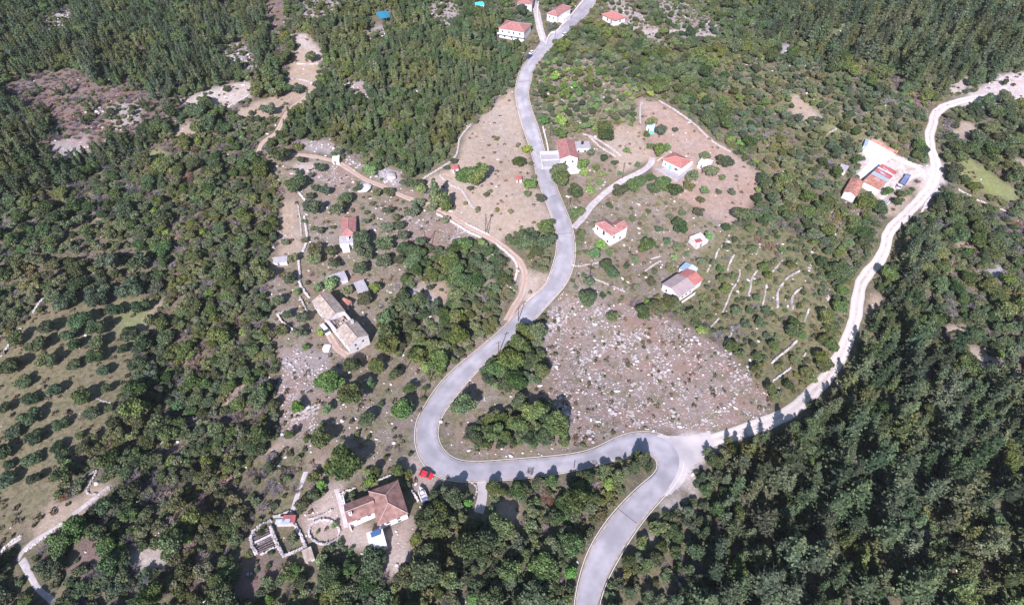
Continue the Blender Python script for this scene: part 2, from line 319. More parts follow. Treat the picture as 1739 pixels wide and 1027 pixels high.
# ------------------------------------------------------------------ ground sheet
def axis(lo, hi, st, far, cst):
    return np.concatenate([np.arange(lo-far, lo, cst), np.arange(lo, hi, st), np.arange(hi, hi+far+1, cst)])
gx = axis(-345, 345, 1.15, 700, 14); gy = axis(22, 410, 1.15, 700, 14)
gx = np.unique(np.round(gx, 3)); gy = np.unique(np.round(gy, 3)); gy = gy[gy > -300]
X, Y = np.meshgrid(gx, gy); ZZ = Hn(X, Y)
ppx, ppy, dep = proj(X, Y, ZZ)
jx = ppx+(4*vnoise(X, Y)+3.5*vnoise(X*4, Y*4, 3))*200/np.maximum(dep, 60); jy = ppy+(3*vnoise(X, Y, 5)+2.5*vnoise(X*4, Y*4, 6))*200/np.maximum(dep, 60)
zi = lookup(jx, jy, 0)
colr = np.zeros(X.shape+(4,), np.float32); colr[..., 3] = 1; rk = np.zeros(X.shape, np.float32); wd = np.zeros(X.shape, np.float32)
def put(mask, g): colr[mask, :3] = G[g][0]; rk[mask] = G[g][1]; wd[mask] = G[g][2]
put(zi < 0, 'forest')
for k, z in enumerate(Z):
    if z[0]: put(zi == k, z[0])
def blur(a):
    for _ in range(2):
        a = (a+np.roll(a, 1, 0)+np.roll(a, -1, 0)+np.roll(a, 1, 1)+np.roll(a, -1, 1))/5
    return a
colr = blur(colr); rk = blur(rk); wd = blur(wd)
nx, ny = len(gx), len(gy)
I = np.arange(nx*ny).reshape(ny, nx)
quads = np.stack([I[:-1, :-1], I[:-1, 1:], I[1:, 1:], I[1:, :-1]], -1).reshape(-1, 4)
gm = mesh_np('ground', np.stack([X, Y, ZZ], -1).reshape(-1, 3), [quads], None, smooth=True)
a = gm.attributes.new('soil', 'FLOAT_COLOR', 'POINT'); a.data.foreach_set('color', colr.astype(np.float32).ravel())
for n_, d_ in (('rk', rk), ('wd', wd)):
    a = gm.attributes.new(n_, 'FLOAT', 'POINT'); a.data.foreach_set('value', d_.astype(np.float32).ravel())
def ground_mat():
    m = bpy.data.materials.new('hillside_soil'); m.use_nodes = True; t = m.node_tree; L = t.links.new
    b = t.nodes['Principled BSDF']; b.inputs['Roughness'].default_value = .95; b.inputs['Specular IOR Level'].default_value = .1
    geo = t.nodes.new('ShaderNodeNewGeometry')
    def N(sc, det=5, rg=.6):
        n = t.nodes.new('ShaderNodeTexNoise'); n.inputs['Scale'].default_value = sc; n.inputs['Detail'].default_value = det; n.inputs['Roughness'].default_value = rg
        L(geo.outputs['Position'], n.inputs['Vector']); return n.outputs['Fac']
    def A(nm):
        n = t.nodes.new('ShaderNodeAttribute'); n.attribute_name = nm; return n
    def mth(op, x, y=None, z=None):
        n = t.nodes.new('ShaderNodeMath'); n.operation = op
        for i, q in enumerate((x, y, z)):
            if q is None: continue
            if isinstance(q, (int, float)): n.inputs[i].default_value = q
            else: L(q, n.inputs[i])
        return n.outputs[0]
    def mrg(x, a0, a1, b0, b1):
        n = t.nodes.new('ShaderNodeMapRange'); L(x, n.inputs[0])
        for i, q in enumerate((a0, a1, b0, b1)):
            if isinstance(q, (int, float)): n.inputs[i+1].default_value = q
            else: L(q, n.inputs[i+1])
        return n.outputs[0]
    def mix(f, c1, c2):
        n = t.nodes.new('ShaderNodeMix'); n.data_type = 'RGBA'; L(f, n.inputs[0])
        for i, q in ((6, c1), (7, c2)):
            if isinstance(q, tuple): n.inputs[i].default_value = (*q, 1)
            else: L(q, n.inputs[i])
        return n.outputs[2]
    big = N(.06, 4); mid = N(.45, 6, .7); fine = N(1.6, 6, .75)
    hs = t.nodes.new('ShaderNodeHueSaturation'); L(A('soil').outputs['Color'], hs.inputs['Color'])
    L(mth('MULTIPLY', mrg(mid, .3, .7, .8, 1.18), mrg(fine, .25, .75, .72, 1.28)), hs.inputs['Value']); L(mrg(big, .3, .7, .8, 1.2), hs.inputs['Saturation'])
    c = hs.outputs[0]
    # dry and green weeds
    wn = mth('ADD', mth('MULTIPLY', N(.22, 5, .7), .6), mth('MULTIPLY', N(1.1, 5, .8), .4))
    wthr = mrg(A('wd').outputs['Fac'], 0, 1, .72, .36)
    wf = mrg(wn, wthr, mth('ADD', wthr, .07), 0, .8)
    c = mix(wf, c, mix(mrg(N(.8, 3), .4, .6, 0, 1), (.13, .135, .07), (.25, .215, .13)))
    # pale limestone showing through
    vo = t.nodes.new('ShaderNodeTexVoronoi'); vo.inputs['Scale'].default_value = 1.1; vo.inputs['Randomness'].default_value = 1; L(geo.outputs['Position'], vo.inputs['Vector'])
    vb = t.nodes.new('ShaderNodeTexVoronoi'); vb.inputs['Scale'].default_value = .42; L(geo.outputs['Position'], vb.inputs['Vector'])
    pn = N(.16, 5, .75)
    rt = mth('MULTIPLY', A('rk').outputs['Fac'], mrg(pn, .35, .65, .15, 1.25))
    rf = mth('MAXIMUM', mrg(mth('ADD', vo.outputs['Distance'], mth('MULTIPLY', fine, .25)), mth('MULTIPLY', rt, .72), mth('MULTIPLY', rt, .88), 1, 0),
             mrg(mth('ADD', vb.outputs['Distance'], mth('MULTIPLY', mid, .5)), mth('MULTIPLY', rt, .66), mth('MULTIPLY', rt, .8), 1, 0))
    c = mix(mth('MULTIPLY', rf, .85), c, mix(mrg(fine, .35, .65, 0, 1), (.46, .41, .41), (.7, .65, .65)))
    sl_ = N(.3, 7, .82); sf = mth('MULTIPLY', mrg(sl_, .56, .63, 0, 1), mrg(A('rk').outputs['Fac'], .25, .7, 0, .75))
    c = mix(sf, c, mix(mrg(fine, .35, .65, 0, 1), (.36, .32, .34), (.56, .52, .54)))
    rd_ = N(.12, 5, .7); c = mix(mth('MULTIPLY', mrg(rd_, .5, .66, 0, .55), mrg(A('rk').outputs['Fac'], .1, .5, 0, 1)), c, (.33, .2, .16))
    L(c, b.inputs['Base Color'])
    bp = t.nodes.new('ShaderNodeBump'); bp.inputs['Strength'].default_value = .7; bp.inputs['Distance'].default_value = .5
    L(mth('ADD', mth('MULTIPLY', fine, .8), mth('MULTIPLY', rf, .4)), bp.inputs['Height']); L(bp.outputs[0], b.inputs['Normal'])
    return m
gm.materials.append(ground_mat())
tag(link('ground', gm), kind='structure')
# ------------------------------------------------------------------ roads
ROADPTS = []      # (x, y, halfwidth) samples kept clear of plants
def drape(name, left, right, m, lift, kind='structure', nacross=9):
    """sheet between two world polylines"""
    n = len(left); vs = []
    TRV = []
    for l, r in zip(left, right):
        for j in range(nacross):
            t = j/(nacross-1); x = l[0]+(r[0]-l[0])*t; y = l[1]+(r[1]-l[1])*t
            e = -.1 if j in (0, nacross-1) and lift < .1 else 0
            vs.append((x, y, H(x, y)+lift+e)); TRV.append(t)
        ROADPTS.append(((l[0]+r[0])/2, (l[1]+r[1])/2, math.dist(l[:2], r[:2])/2))
    Q = [(i*nacross+j, i*nacross+j+1, (i+1)*nacross+j+1, (i+1)*nacross+j) for i in range(n-1) for j in range(nacross-1)]
    me = mesh_np(name, vs, [Q], m, smooth=True); ta = me.attributes.new('tr', 'FLOAT', 'POINT')
    if len(ta.data) == len(TRV): ta.data.foreach_set('value', TRV)
    o = link(name, me); return tag(o, kind=kind)
def edges_to_world(lp, rp, k=8):
    L_ = [P(*q) for q in cr(lp, k)]; R_ = [P(*q) for q in cr(rp, k)]; return L_, R_
LP = pl('998,-30 993,0 983,13 964,36 947,52 925,66 910,82 896,103 884,120 877,145 875.5,160 883,197 896,238 905,266 912.5,300 926,339 939,371 945.5,400 945.5,431 939,452 933.6,470 926,487 899.5,508 862,550 824,584 766.5,631 735,668 716.5,700 713,700 705.5,729 706.5,758 719,788 740.6,807 764,815 807,817 865,813 935.5,805 987,795.5 1032,783.5 1072.5,775 1085,770 1108,768 1118,779 1122,793 1114,805 1088,824 1044,869 1018,904 996,945 980,1002.5 976,1040 974,1090')
RP = pl('1022,-30 1010,4 998,22 983,37 963.5,55 944,72 931,87 916,102 904,121 901,140 896,160 904,191.5 914.4,220 923,252.6 935,289 949.4,331 965,368 973,394.5 976.5,426 973,452 966.5,470 957.3,487 926,521 901,549 855,587 808.6,631 780,663 759,692 752,700 741.6,725 742.6,749 756,770 774,782 807,785 865,781 960,773 1005.6,763.7 1044,744.6 1076,734 1101,733 1126.6,738 1146,749 1158,765 1162,782 1158.5,796 1146,821 1110.7,859 1075.7,904 1047,951.6 1028,986.6 1016,1024 1012,1050 1008,1090')
def dtw(A_, B_):
    a = np.array([q[:2] for q in A_]); b = np.array([q[:2] for q in B_]); D = np.hypot(a[:, None, 0]-b[None, :, 0], a[:, None, 1]-b[None, :, 1])
    n, m = D.shape; C = np.full((n, m), 1e18); C[0, 0] = D[0, 0]
    for i in range(n):
        for j in range(m):
            if i == j == 0: continue
            C[i, j] = D[i, j]+min(C[i-1, j] if i else 1e18, C[i, j-1] if j else 1e18, (C[i-1, j-1]-.6*D[i, j]) if i and j else 1e18)
    i, j = n-1, m-1; out = [(i, j)]
    while i or j:
        c = [(C[i-1, j-1] if i and j else 1e19, i-1, j-1), (C[i-1, j] if i else 1e19, i-1, j), (C[i, j-1] if j else 1e19, i, j-1)]
        _, i, j = min(c); out.append((i, j))
    out.reverse(); return [A_[i] for i, j in out], [B_[j] for i, j in out]
def resample(pts, st):
    p = np.array([q[:2] for q in pts]); d = np.concatenate([[0], np.cumsum(np.hypot(*np.diff(p, axis=0).T))]); n = max(2, int(d[-1]/st))
    s = np.linspace(0, d[-1], n); return [(float(x), float(y)) for x, y in zip(np.interp(s, d, p[:, 0]), np.interp(s, d, p[:, 1]))]
def side_line(pts, off):
    out = []
    for i, q in enumerate(pts):
        a = Vector(pts[max(0, i-1)][:2]); b = Vector(pts[min(len(pts)-1, i+1)][:2]); d = (b-a); d.normalize(); out.append((q[0]-d.y*off, q[1]+d.x*off))
    return out
def smooth_pts(p, k=3):
    a = np.array([q[:2] for q in p])
    for _ in range(k): a[1:-1] = (a[:-2]+2*a[1:-1]+a[2:])/4
    return [tuple(q) for q in a]
lw, rw = edges_to_world(LP, RP, 6)
lw = smooth_pts(resample(lw, 1.4), 6); rw = smooth_pts(resample(rw, 1.4), 6)
la, ra = dtw(lw, rw)
drape('road', la, ra, M['asphalt'], .09)
def verge(pts, sgn, seed):
    rr = random.Random(seed); w = 0.0; ws = []
    for _ in pts: w = .8*w+.2*rr.uniform(.4, 2.6); ws.append(.3+w)
    a = side_line(pts, -.3*sgn); b = [q for q in side_line(pts, 1)]; out = []
    for p, q, w in zip(pts, b, ws): out.append((p[0]+(q[0]-p[0])*w*sgn, p[1]+(q[1]-p[1])*w*sgn))
    n0 = len(ROADPTS); drape('verge', out if sgn > 0 else a, a if sgn > 0 else out, M['verge'], .045, nacross=5); del ROADPTS[n0:]
verge(lw, 1, 1); verge(rw, -1, 2)
def line_strip(name, pts, w, lift, m): 
    vs = []; Q = []
    a = side_line(pts, w/2); b = side_line(pts, -w/2)
    for i in range(len(pts)):
        vs += [(a[i][0], a[i][1], H(*a[i])+lift), (b[i][0], b[i][1], H(*b[i])+lift)]
        if i: Q.append((2*i-2, 2*i, 2*i+1, 2*i-1))
    return tag(link(name, mesh_np(name, vs, [Q], m)), kind='structure')
def ro(p): return P(*p)
# edge lines, broken at the junctions
def cut(pts, bad): 
    runs = [[]]
    for q in pts:
        px, py, _ = proj(np.float64(q[0]), np.float64(q[1]), np.float64(H(*q)))
        if any(x0 < px < x1 and y0 < py < y1 for x0, x1, y0, y1 in bad):
            if runs[-1]: runs.append([])
        else: runs[-1].append(q)
    return [r for r in runs if len(r) > 3]
for side, pts, bad in ((-1, lw, [(895, 935, 48, 100)]), (1, rw, [(1140, 1162, 742, 780)])):
    for r in cut(side_line(pts, -.3 if side < 0 else .3), bad): line_strip('edge_line', r, .16, .115, M['line'])
for a_, b_ in (((926, 339), (948, 331)), ((947, 398), (971, 396)), ((880, 140), (900, 137)), ((1050, 864), (1081, 888))): line_strip('road_joint', resample([P(*a_), P(*b_)], .8), .22, .108, M['plank'])
def way(name, px, w, m, lift=.05, wob=.25, kind='structure', st=1.5):
    c = smooth_pts(resample([P(*q) for q in cr(px, 6)], st), 2); rnd = random.Random(len(px))
    l = side_line(c, w/2); r = side_line(c, -w/2)
    l = [(x+rnd.uniform(-wob, wob), y+rnd.uniform(-wob, wob)) for x, y in l]; r = [(x+rnd.uniform(-wob, wob), y+rnd.uniform(-wob, wob)) for x, y in r]
    return drape(name, smooth_pts(l, 1), smooth_pts(r, 1), m, lift, kind, 7)
GR = pl('1850,178 1780,175 1739,173 1710,168 1676,163 1650,168 1626,173 1604,181 1588,194 1584,212 1578,230 1581,252 1589,277 1586,305 1572,330 1556,346 1535,368 1519,382 1508,397 1504,420 1490,446 1470,468 1459,492 1455,520 1451,545 1440,575 1427,603 1405,640 1378,668 1350,693 1315,712 1275,727 1235,740 1195,751 1160,762 1150,768')
way('gravel_road', GR, 4.6, M['gravel'], .055, .35)
def patch(name, px, m, lift, st=.5):
    poly = [tuple(P(*q)[:2]) for q in px]; xs = [q[0] for q in poly]; ys = [q[1] for q in poly]; ax_ = np.arange(min(xs)-st, max(xs)+st, st); ay = np.arange(min(ys)-st, max(ys)+st, st)
    XX, YY = np.meshgrid(ax_, ay); cc = pip((XX[:-1, :-1]+st/2).ravel()+.3*vnoise(XX[:-1, :-1].ravel()*9, YY[:-1, :-1].ravel()*9), (YY[:-1, :-1]+st/2).ravel(), poly).reshape(len(ay)-1, len(ax_)-1); JJ = np.arange(XX.size).reshape(XX.shape)
    q_ = np.stack([JJ[:-1, :-1], JJ[:-1, 1:], JJ[1:, 1:], JJ[1:, :-1]], -1)[cc]; u_, iv = np.unique(q_, return_inverse=True); V_ = np.stack([XX.ravel()[u_], YY.ravel()[u_], Hn(XX.ravel()[u_], YY.ravel()[u_])+lift], 1)
    for i_ in range(0, len(V_), 12): ROADPTS.append((V_[i_, 0], V_[i_, 1], 1.2))
    return tag(link(name, mesh_np(name, V_, [iv.reshape(-1, 4)], m, smooth=True)), kind='structure')
patch('junction_apron', pl('1085,741 1120,738 1160,741 1204,732 1214,754 1192,776 1172,798 1158,822 1140,838 1128,842 1140,815 1150,780'), M['dusty'], .066)
way('dirt_track', pl('496,263 520,264 548,269 575,277 596,289 619,305 645,314 670,327 695,337 715,343 740,353 765,366 790,381 812,393 840,408 862,424 880,440 890,458 892,478 885,500 872,522 860,545'), 3.0, M['dirt'], .03, .35)
way('dirt_track', pl('440,262 442,246 455,235 470,226 478,208 488,190 505,176 520,165'), 2.6, M['dirt'], .03, .3)
way('dirt_track', pl('555,560 562,575 572,592 590,604'), 3.0, M['dirt'], .03, .3)
way('side_road', pl('902,-30 905,0 912,22 916,45 921,62 926,78'), 4.6, M['path'], .04, .1)
way('driveway', pl('974,387 988,372 1002,352 1016,338 1032,324 1050,311 1070,300 1090,291 1104,281 1108,268'), 3.2, M['path'], .04, .25)
way('driveway', pl('818,815 822,832 818,850 812,870'), 3.2, M['path'], .04, .2)
way('driveway', pl('1560,292 1535,303 1512,318 1492,335'), 4.5, M['gravel'], .03, .3)
way('footpath', pl('30,952 38,930 60,916 85,900 106,889'), 1.6, M['path'], .03, .3); way('footpath', pl('36,950 48,970 58,992 72,1008 90,1018'), 1.8, M['path'], .03, .3)
way('footpath', pl('0,935 20,922 34,912'), 1.4, M['path'], .03, .3); way('footpath', pl('125,872 150,855 168,838 185,826'), 1.8, M['path'], .03, .3)
way('footpath', pl('497,868 505,840 512,815 520,800'), 1.5, M['path'], .03, .3); way('footpath', pl('572,830 577,850 585,875 588,895'), 1.8, M['path'], .03, .3)
RP_ = np.array(ROADPTS)
# clearances
KEEP = []        # (x, y, r) nothing grows here
# ------------------------------------------------------------------ landmarks and labels
LM = [('the L-shaped house with the blue solar panel', 645, 862), ('the red car', 723, 805), ('the ruined stone pens', 470, 912), ('the long stone farmhouse', 578, 548),
 ('the small red-roofed hut', 587, 392), ('the white gabled house by the road', 958, 262), ('the house with turquoise shutters', 1150, 276), ('the white house with two hipped wings', 1035, 388),
 ('the faded-roofed barn', 1152, 483), ('the sharp hairpin bend', 733, 745), ('the road junction', 1140, 765), ('the bare rubble plot', 1075, 630), ('the bare dry field', 840, 235),
 ('the white gravel mound', 619, 320), ('the crossed wooden poles', 725, 405), ('the bright blue roof', 648, 22), ('the hipped white house at the top', 870, 50), ('the green meadow', 1675, 310),
 ('the round walled garden', 551, 903), ('the scorched scrub', 940, 850), ('the twin pale terraces', 515, 120), ('the red and orange tin roof', 1498, 300), ('the long curved terrace wall', 1325, 488), ('the white boat', 717, 838),
 ('the white van by the farmhouse', 552, 559), ('the walled yard', 500, 550), ('the lone grove by the road', 880, 610)]
PEND = []        # things awaiting a label: (obj, px, py, adjectives noun)
ORD = ['nearest', 'second nearest', 'third nearest', 'fourth nearest', 'fifth nearest', 'sixth nearest', 'seventh nearest', 'eighth nearest', 'ninth nearest', 'tenth nearest', 'eleventh nearest', 'twelfth nearest', 'thirteenth nearest', 'fourteenth nearest', 'fifteenth nearest', 'sixteenth nearest', 'seventeenth nearest', 'eighteenth nearest', 'nineteenth nearest', 'twentieth nearest']
def later(o, px, py, desc): PEND.append((o, px, py, desc))
def settle(maxrank=99):
    groups = {}
    for o, px, py, d in PEND:
        n, lx, ly = min(LM, key=lambda q: math.hypot(q[1]-px, (q[2]-py)*1.25)); dx, dy = px-lx, (py-ly)
        s = ('right of' if dx > 0 else 'left of') if abs(dx) > abs(dy) else ('below' if dy > 0 else 'above')
        groups.setdefault((d, n, s), []).append((math.hypot(dx, dy), o))
    for (d, n, s), L_ in groups.items():
        L_.sort(key=lambda q: q[0])
        for i, (_, o) in enumerate(L_):
            o['label'] = f'{d} {s} {n}' if len(L_) == 1 else f'{d}, {ORD[min(i, 19)]} {s} {n}'
# ------------------------------------------------------------------ plants
def cards(cen, rad, n, size, seed, flat=.0, out=.55, zs=1.0):
    """n leaf clumps over a set of lobes -> verts, quads"""
    r = np.random.default_rng(seed); cen = np.array(cen, float); rad = np.array(rad, float)
    if rad.ndim == 1: rad = np.stack([rad]*3, 1)
    ar = rad.prod(1)**(2/3); li = r.choice(len(cen), n, p=ar/ar.sum())
    d = r.normal(size=(n, 3)); d[:, 2] = np.abs(d[:, 2])*np.where(r.random(n) < .78, 1, -1); d /= np.linalg.norm(d, axis=1)[:, None]
    p = cen[li]+d*rad[li]*(.72+.36*r.random(n))[:, None]
    nn = d*out+r.normal(size=(n, 3))*.5; nn /= np.linalg.norm(nn, axis=1)[:, None]
    u = np.cross(nn, r.normal(size=(n, 3))); u /= np.linalg.norm(u, axis=1)[:, None]; w = np.cross(nn, u)
    s = size*(.55+.8*r.random(n))[:, None]/2; b = nn*s*.5
    k = [p-u*s-w*s*.7-b*.3, p+u*s-w*s*.8, p+u*s*.8+w*s-b*.6, p-u*s*.7+w*s*.9]
    V = np.stack(k, 1).reshape(-1, 3); Q = np.arange(4*n).reshape(n, 4); return V, Q, r.random(n)
ICO = None
def ico(sub=1):
    import bmesh
    bm = bmesh.new(); bmesh.ops.create_icosphere(bm, subdivisions=sub, radius=1); v = np.array([q.co[:] for q in bm.verts]); f = np.array([[q.index for q in g.verts] for g in bm.faces]); bm.free(); return v, f
I1, I2 = ico(1), ico(2)
def crown(name, m, cen, rad, n, size, seed, out=.55, core=.74):
    V, Q, at = cards(cen, rad, n, size, seed, out=out); r = np.random.default_rng(seed+9)
    vs = [V]; ts = []; o = len(V)
    for c, q in zip(cen, rad):
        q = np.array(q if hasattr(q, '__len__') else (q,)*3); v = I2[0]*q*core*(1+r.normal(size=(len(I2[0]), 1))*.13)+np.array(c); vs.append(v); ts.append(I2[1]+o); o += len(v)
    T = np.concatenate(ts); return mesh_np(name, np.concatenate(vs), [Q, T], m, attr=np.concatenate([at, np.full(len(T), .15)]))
def trunk_mesh(name, h, r0, r1, m, seed, limbs=3, spread=1.2):
    b = MB(); rr = random.Random(seed); p = Vector((0, 0, -.4)); k = 4; pr = r0
    for i in range(k):
        q = Vector((rr.uniform(-.12, .12)*h*.3, rr.uniform(-.12, .12)*h*.3, (i+1)/k*h)); nr = r0+(r1-r0)*(i+1)/k; b.tube(p, q, pr, nr, 7); p, pr = q, nr
        if i >= 1 and i <= limbs:
            a = rr.uniform(0, 6.28); b.tube(q, q+Vector((math.cos(a)*spread, math.sin(a)*spread, spread*.8)), nr*.6, nr*.2, 5)
    me = bpy.data.meshes.new(name); me.from_pydata(b.v, [], b.f); me.materials.append(m); me.update(); return me
def lobes(r, n, R, z0, z1, rr, flat=.8):
    cs, rs = [(0, 0, (z0+z1)/2)], [(R*.62, R*.62, (z1-z0)*.5)]
    for i in range(n):
        a = 2*math.pi*i/n+r.uniform(-.4, .4); d = R*r.uniform(.38, .66); z = r.uniform(z0+.2*(z1-z0), z1-.15*(z1-z0)); q = R*r.uniform(*rr)
        cs.append((math.cos(a)*d, math.sin(a)*d, z)); rs.append((q, q, q*flat))
    return cs, rs
PRO = {}   # kind -> list of (crown mesh, trunk mesh, radius, height)
NV = {'pine': 6, 'cypress': 4, 'oak': 5, 'olive': 5, 'shrub': 6, 'fruit': 4, 'bare': 4, 'brown': 2, 'orchard': 4}
for kd, nv in NV.items():
    PRO[kd] = []
    for k in range(nv):
        r = random.Random(hash(kd) % 97 if False else sum(map(ord, kd))*7+k); sd = sum(map(ord, kd))*13+k
        if kd == 'pine':
            hh = r.uniform(8.5, 12); cs, rs = [], []
            nl = 9
            for i in range(nl):
                t = i/(nl-1); a = i*2.4+r.uniform(-.5, .5); R = (2.5*(1-t)**.6+.6)*r.uniform(.7, 1.2); d = R*.7*(1-t*.5)
                cs.append((math.cos(a)*d, math.sin(a)*d, 1.8+t*(hh-2.4))); rs.append((R*.78, R*.78, .8+.5*(1-t)))
            cs.append((0, 0, hh*.55)); rs.append((1.1, 1.1, hh*.33))
            g = np.random.default_rng(sd); pts_, siz = [], []
            for lv in range(17):
                t = (lv+g.uniform(-.3, .3))/16.; t = min(max(t, 0), 1); RR = (3.0*(1-t)**.8+.3)*g.uniform(.7, 1.15)
                for _b in range(8):
                    an = g.uniform(0, 6.28); Lb = RR*g.uniform(.65, 1.15); zb = 1.3+t*(hh-1.9); k_ = max(3, int(Lb*4.2))
                    for j_ in range(k_):
                        s_ = (j_+1)/k_; pts_.append((math.cos(an)*Lb*s_, math.sin(an)*Lb*s_, zb+.35*s_*Lb*.4)); siz.append(.62*(1.25-.75*s_))
            for _b in range(16): pts_.append((0, 0, hh-.1*_b)); siz.append(.22+.02*_b)
            pp = np.array(pts_)+g.normal(size=(len(pts_), 3))*.09; sz_ = np.array(siz)[:, None]*(.7+.6*g.random((len(pp), 1)))/2; nn = g.normal(size=(len(pp), 3))*.6+np.array([0, 0, .8]); nn /= np.linalg.norm(nn, axis=1)[:, None]
            uu = np.cross(nn, g.normal(size=(len(pp), 3))); uu /= np.linalg.norm(uu, axis=1)[:, None]; w_ = np.cross(nn, uu)
            VV = np.stack([pp-uu*sz_-w_*sz_*.7, pp+uu*sz_-w_*sz_*.8, pp+uu*sz_*.8+w_*sz_, pp-uu*sz_*.7+w_*sz_*.9], 1).reshape(-1, 3); QQ = np.arange(len(VV)).reshape(-1, 4)
            cone, o_, tt_ = [VV], len(VV), []
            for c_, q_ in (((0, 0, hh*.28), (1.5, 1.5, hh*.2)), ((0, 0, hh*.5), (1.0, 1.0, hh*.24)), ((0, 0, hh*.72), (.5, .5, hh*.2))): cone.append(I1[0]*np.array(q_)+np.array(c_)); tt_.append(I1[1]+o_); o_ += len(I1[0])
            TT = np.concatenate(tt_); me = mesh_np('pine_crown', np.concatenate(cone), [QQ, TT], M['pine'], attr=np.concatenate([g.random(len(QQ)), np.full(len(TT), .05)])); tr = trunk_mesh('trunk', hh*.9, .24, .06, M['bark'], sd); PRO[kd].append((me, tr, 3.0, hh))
        elif kd == 'cypress':
            hh = r.uniform(5.2, 7.5); cs = [(r.uniform(-.15, .15), r.uniform(-.15, .15), 1.2+i*(hh-1.8)/5) for i in range(6)]; rs = [(w, w, hh/8) for w in (.85, 1.05, 1.0, .85, .62, .34)]
            me = crown('cypress_crown', M['cypress'], cs, rs, 800, .38, sd, out=.5, core=.8); tr = trunk_mesh('trunk', hh*.6, .16, .05, M['bark'], sd, 0); PRO[kd].append((me, tr, 1.15, hh))
        elif kd == 'oak':
            cs, rs = lobes(r, 8, 3.0, 1.3, 5.2, (.36, .52)); me = crown('oak_crown', M['oak'], cs, rs, 2300, .38, sd); tr = trunk_mesh('trunk', 3.2, .26, .12, M['bark'], sd); PRO[kd].append((me, tr, 3.1, 5.4))
        elif kd == 'orchard':
            cs, rs = lobes(r, 7, 2.5, .9, 3.5, (.4, .55)); me = crown('olive_crown', M['orchard'], cs, rs, 1700, .34, sd, core=.8); tr = trunk_mesh('trunk', 1.8, .24, .14, M['bark'], sd); PRO[kd].append((me, tr, 2.6, 3.7))
        elif kd == 'olive':
            cs, rs = lobes(r, 7, 2.5, 1.3, 3.9, (.3, .46)); cs[0] = (0, 0, 2.3); rs[0] = (1.3, 1.3, 1.0)
            me = crown('olive_crown', M['olive'], cs, rs, 1500, .32, sd, out=.45, core=.66); tr = trunk_mesh('trunk', 2.4, .26, .14, M['bark'], sd); PRO[kd].append((me, tr, 2.6, 4.1))
        elif kd == 'shrub':
            cs, rs = lobes(r, 5, 1.5, .2, 1.7, (.34, .55)); me = crown('shrub', M['shrub'], cs, rs, 700, .3, sd, out=.45); PRO[kd].append((me, None, 1.6, 1.9))
        elif kd == 'fruit':
            cs, rs = lobes(r, 5, 1.7, .9, 2.9, (.36, .55)); me = crown('fruit_crown', M['fruit'], cs, rs, 800, .28, sd); tr = trunk_mesh('trunk', 1.7, .13, .07, M['bark'], sd); PRO[kd].append((me, tr, 1.8, 3.1))
        else:
            g = np.random.default_rng(sd); vs, q, at = [], [], []
            def stick(p, d, L_, w, lv):
                e = p+d*L_; s = np.cross(d, g.normal(size=3)); s /= np.linalg.norm(s); n0 = len(vs)
                s2 = np.cross(d, s); vs.extend([p-s*w, p+s*w, e+s*w*.4, e-s*w*.4, p-s2*w, p+s2*w, e+s2*w*.4, e-s2*w*.4]); q.append((n0, n0+1, n0+2, n0+3)); q.append((n0+4, n0+5, n0+6, n0+7)); t = g.random(); at.extend([t, t])
                if lv:
                    for _ in range(4 if lv > 1 else 5):
                        dd = d+g.normal(size=3)*.55; dd[2] = abs(dd[2])*.6+.15; dd /= np.linalg.norm(dd); stick(p+d*L_*g.uniform(.4, 1), dd, L_*g.uniform(.5, .85), w*.62, lv-1)
            for a in range(8):
                an = a*.785+g.uniform(-.3, .3); d = np.array([math.cos(an), math.sin(an), g.uniform(.5, 1.3)]); d /= np.linalg.norm(d); stick(np.zeros(3), d, g.uniform(.8, 1.2), .07, 3)
            me = mesh_np('bare_shrub', np.array(vs), [q], M[kd], attr=at); PRO[kd].append((me, None, 1.9, 2.0))
KN = {'pine': ('pine_tree', 'pine tree', 'crown'), 'cypress': ('cypress_tree', 'cypress tree', 'crown'), 'oak': ('oak_tree', 'tree', 'crown'), 'olive': ('olive_tree', 'olive tree', 'crown'),
      'shrub': ('green_shrub', 'shrub', None), 'orchard': ('olive_tree', 'olive tree', 'crown'), 'fruit': ('fruit_tree', 'fruit tree', 'crown'), 'bare': ('bare_shrub', 'bare shrub', None), 'brown': ('scorched_shrub', 'bare shrub', None)}
COUNT = {}
def plant(kd, x, y, R, rnd, group=None, zst=1.0):
    k = rnd.randrange(len(PRO[kd])); me, tr, r0, h0 = PRO[kd][k]; s = R/r0; rz = rnd.uniform(0, 6.28); name, cat, _ = KN[kd]
    lean = (rnd.uniform(-.06, .06), rnd.uniform(-.06, .06)) if kd in ('pine', 'cypress') else (0, 0); sz = s*zst*rnd.uniform(.78, 1.22)
    COUNT[kd] = COUNT.get(kd, 0)+1
    if tr:
        o = link(name, None, None, (x, y, H(x, y)), rz); o.scale = (s, s, sz); o.rotation_euler = (*lean, rz)
        c = link('crown', me, o); t = link('trunk', tr, o)
    else:
        o = link(name, me, None, (x, y, H(x, y)-.05), rz); o.scale = (s, s, sz)
    tag(o, None, cat, group); return o
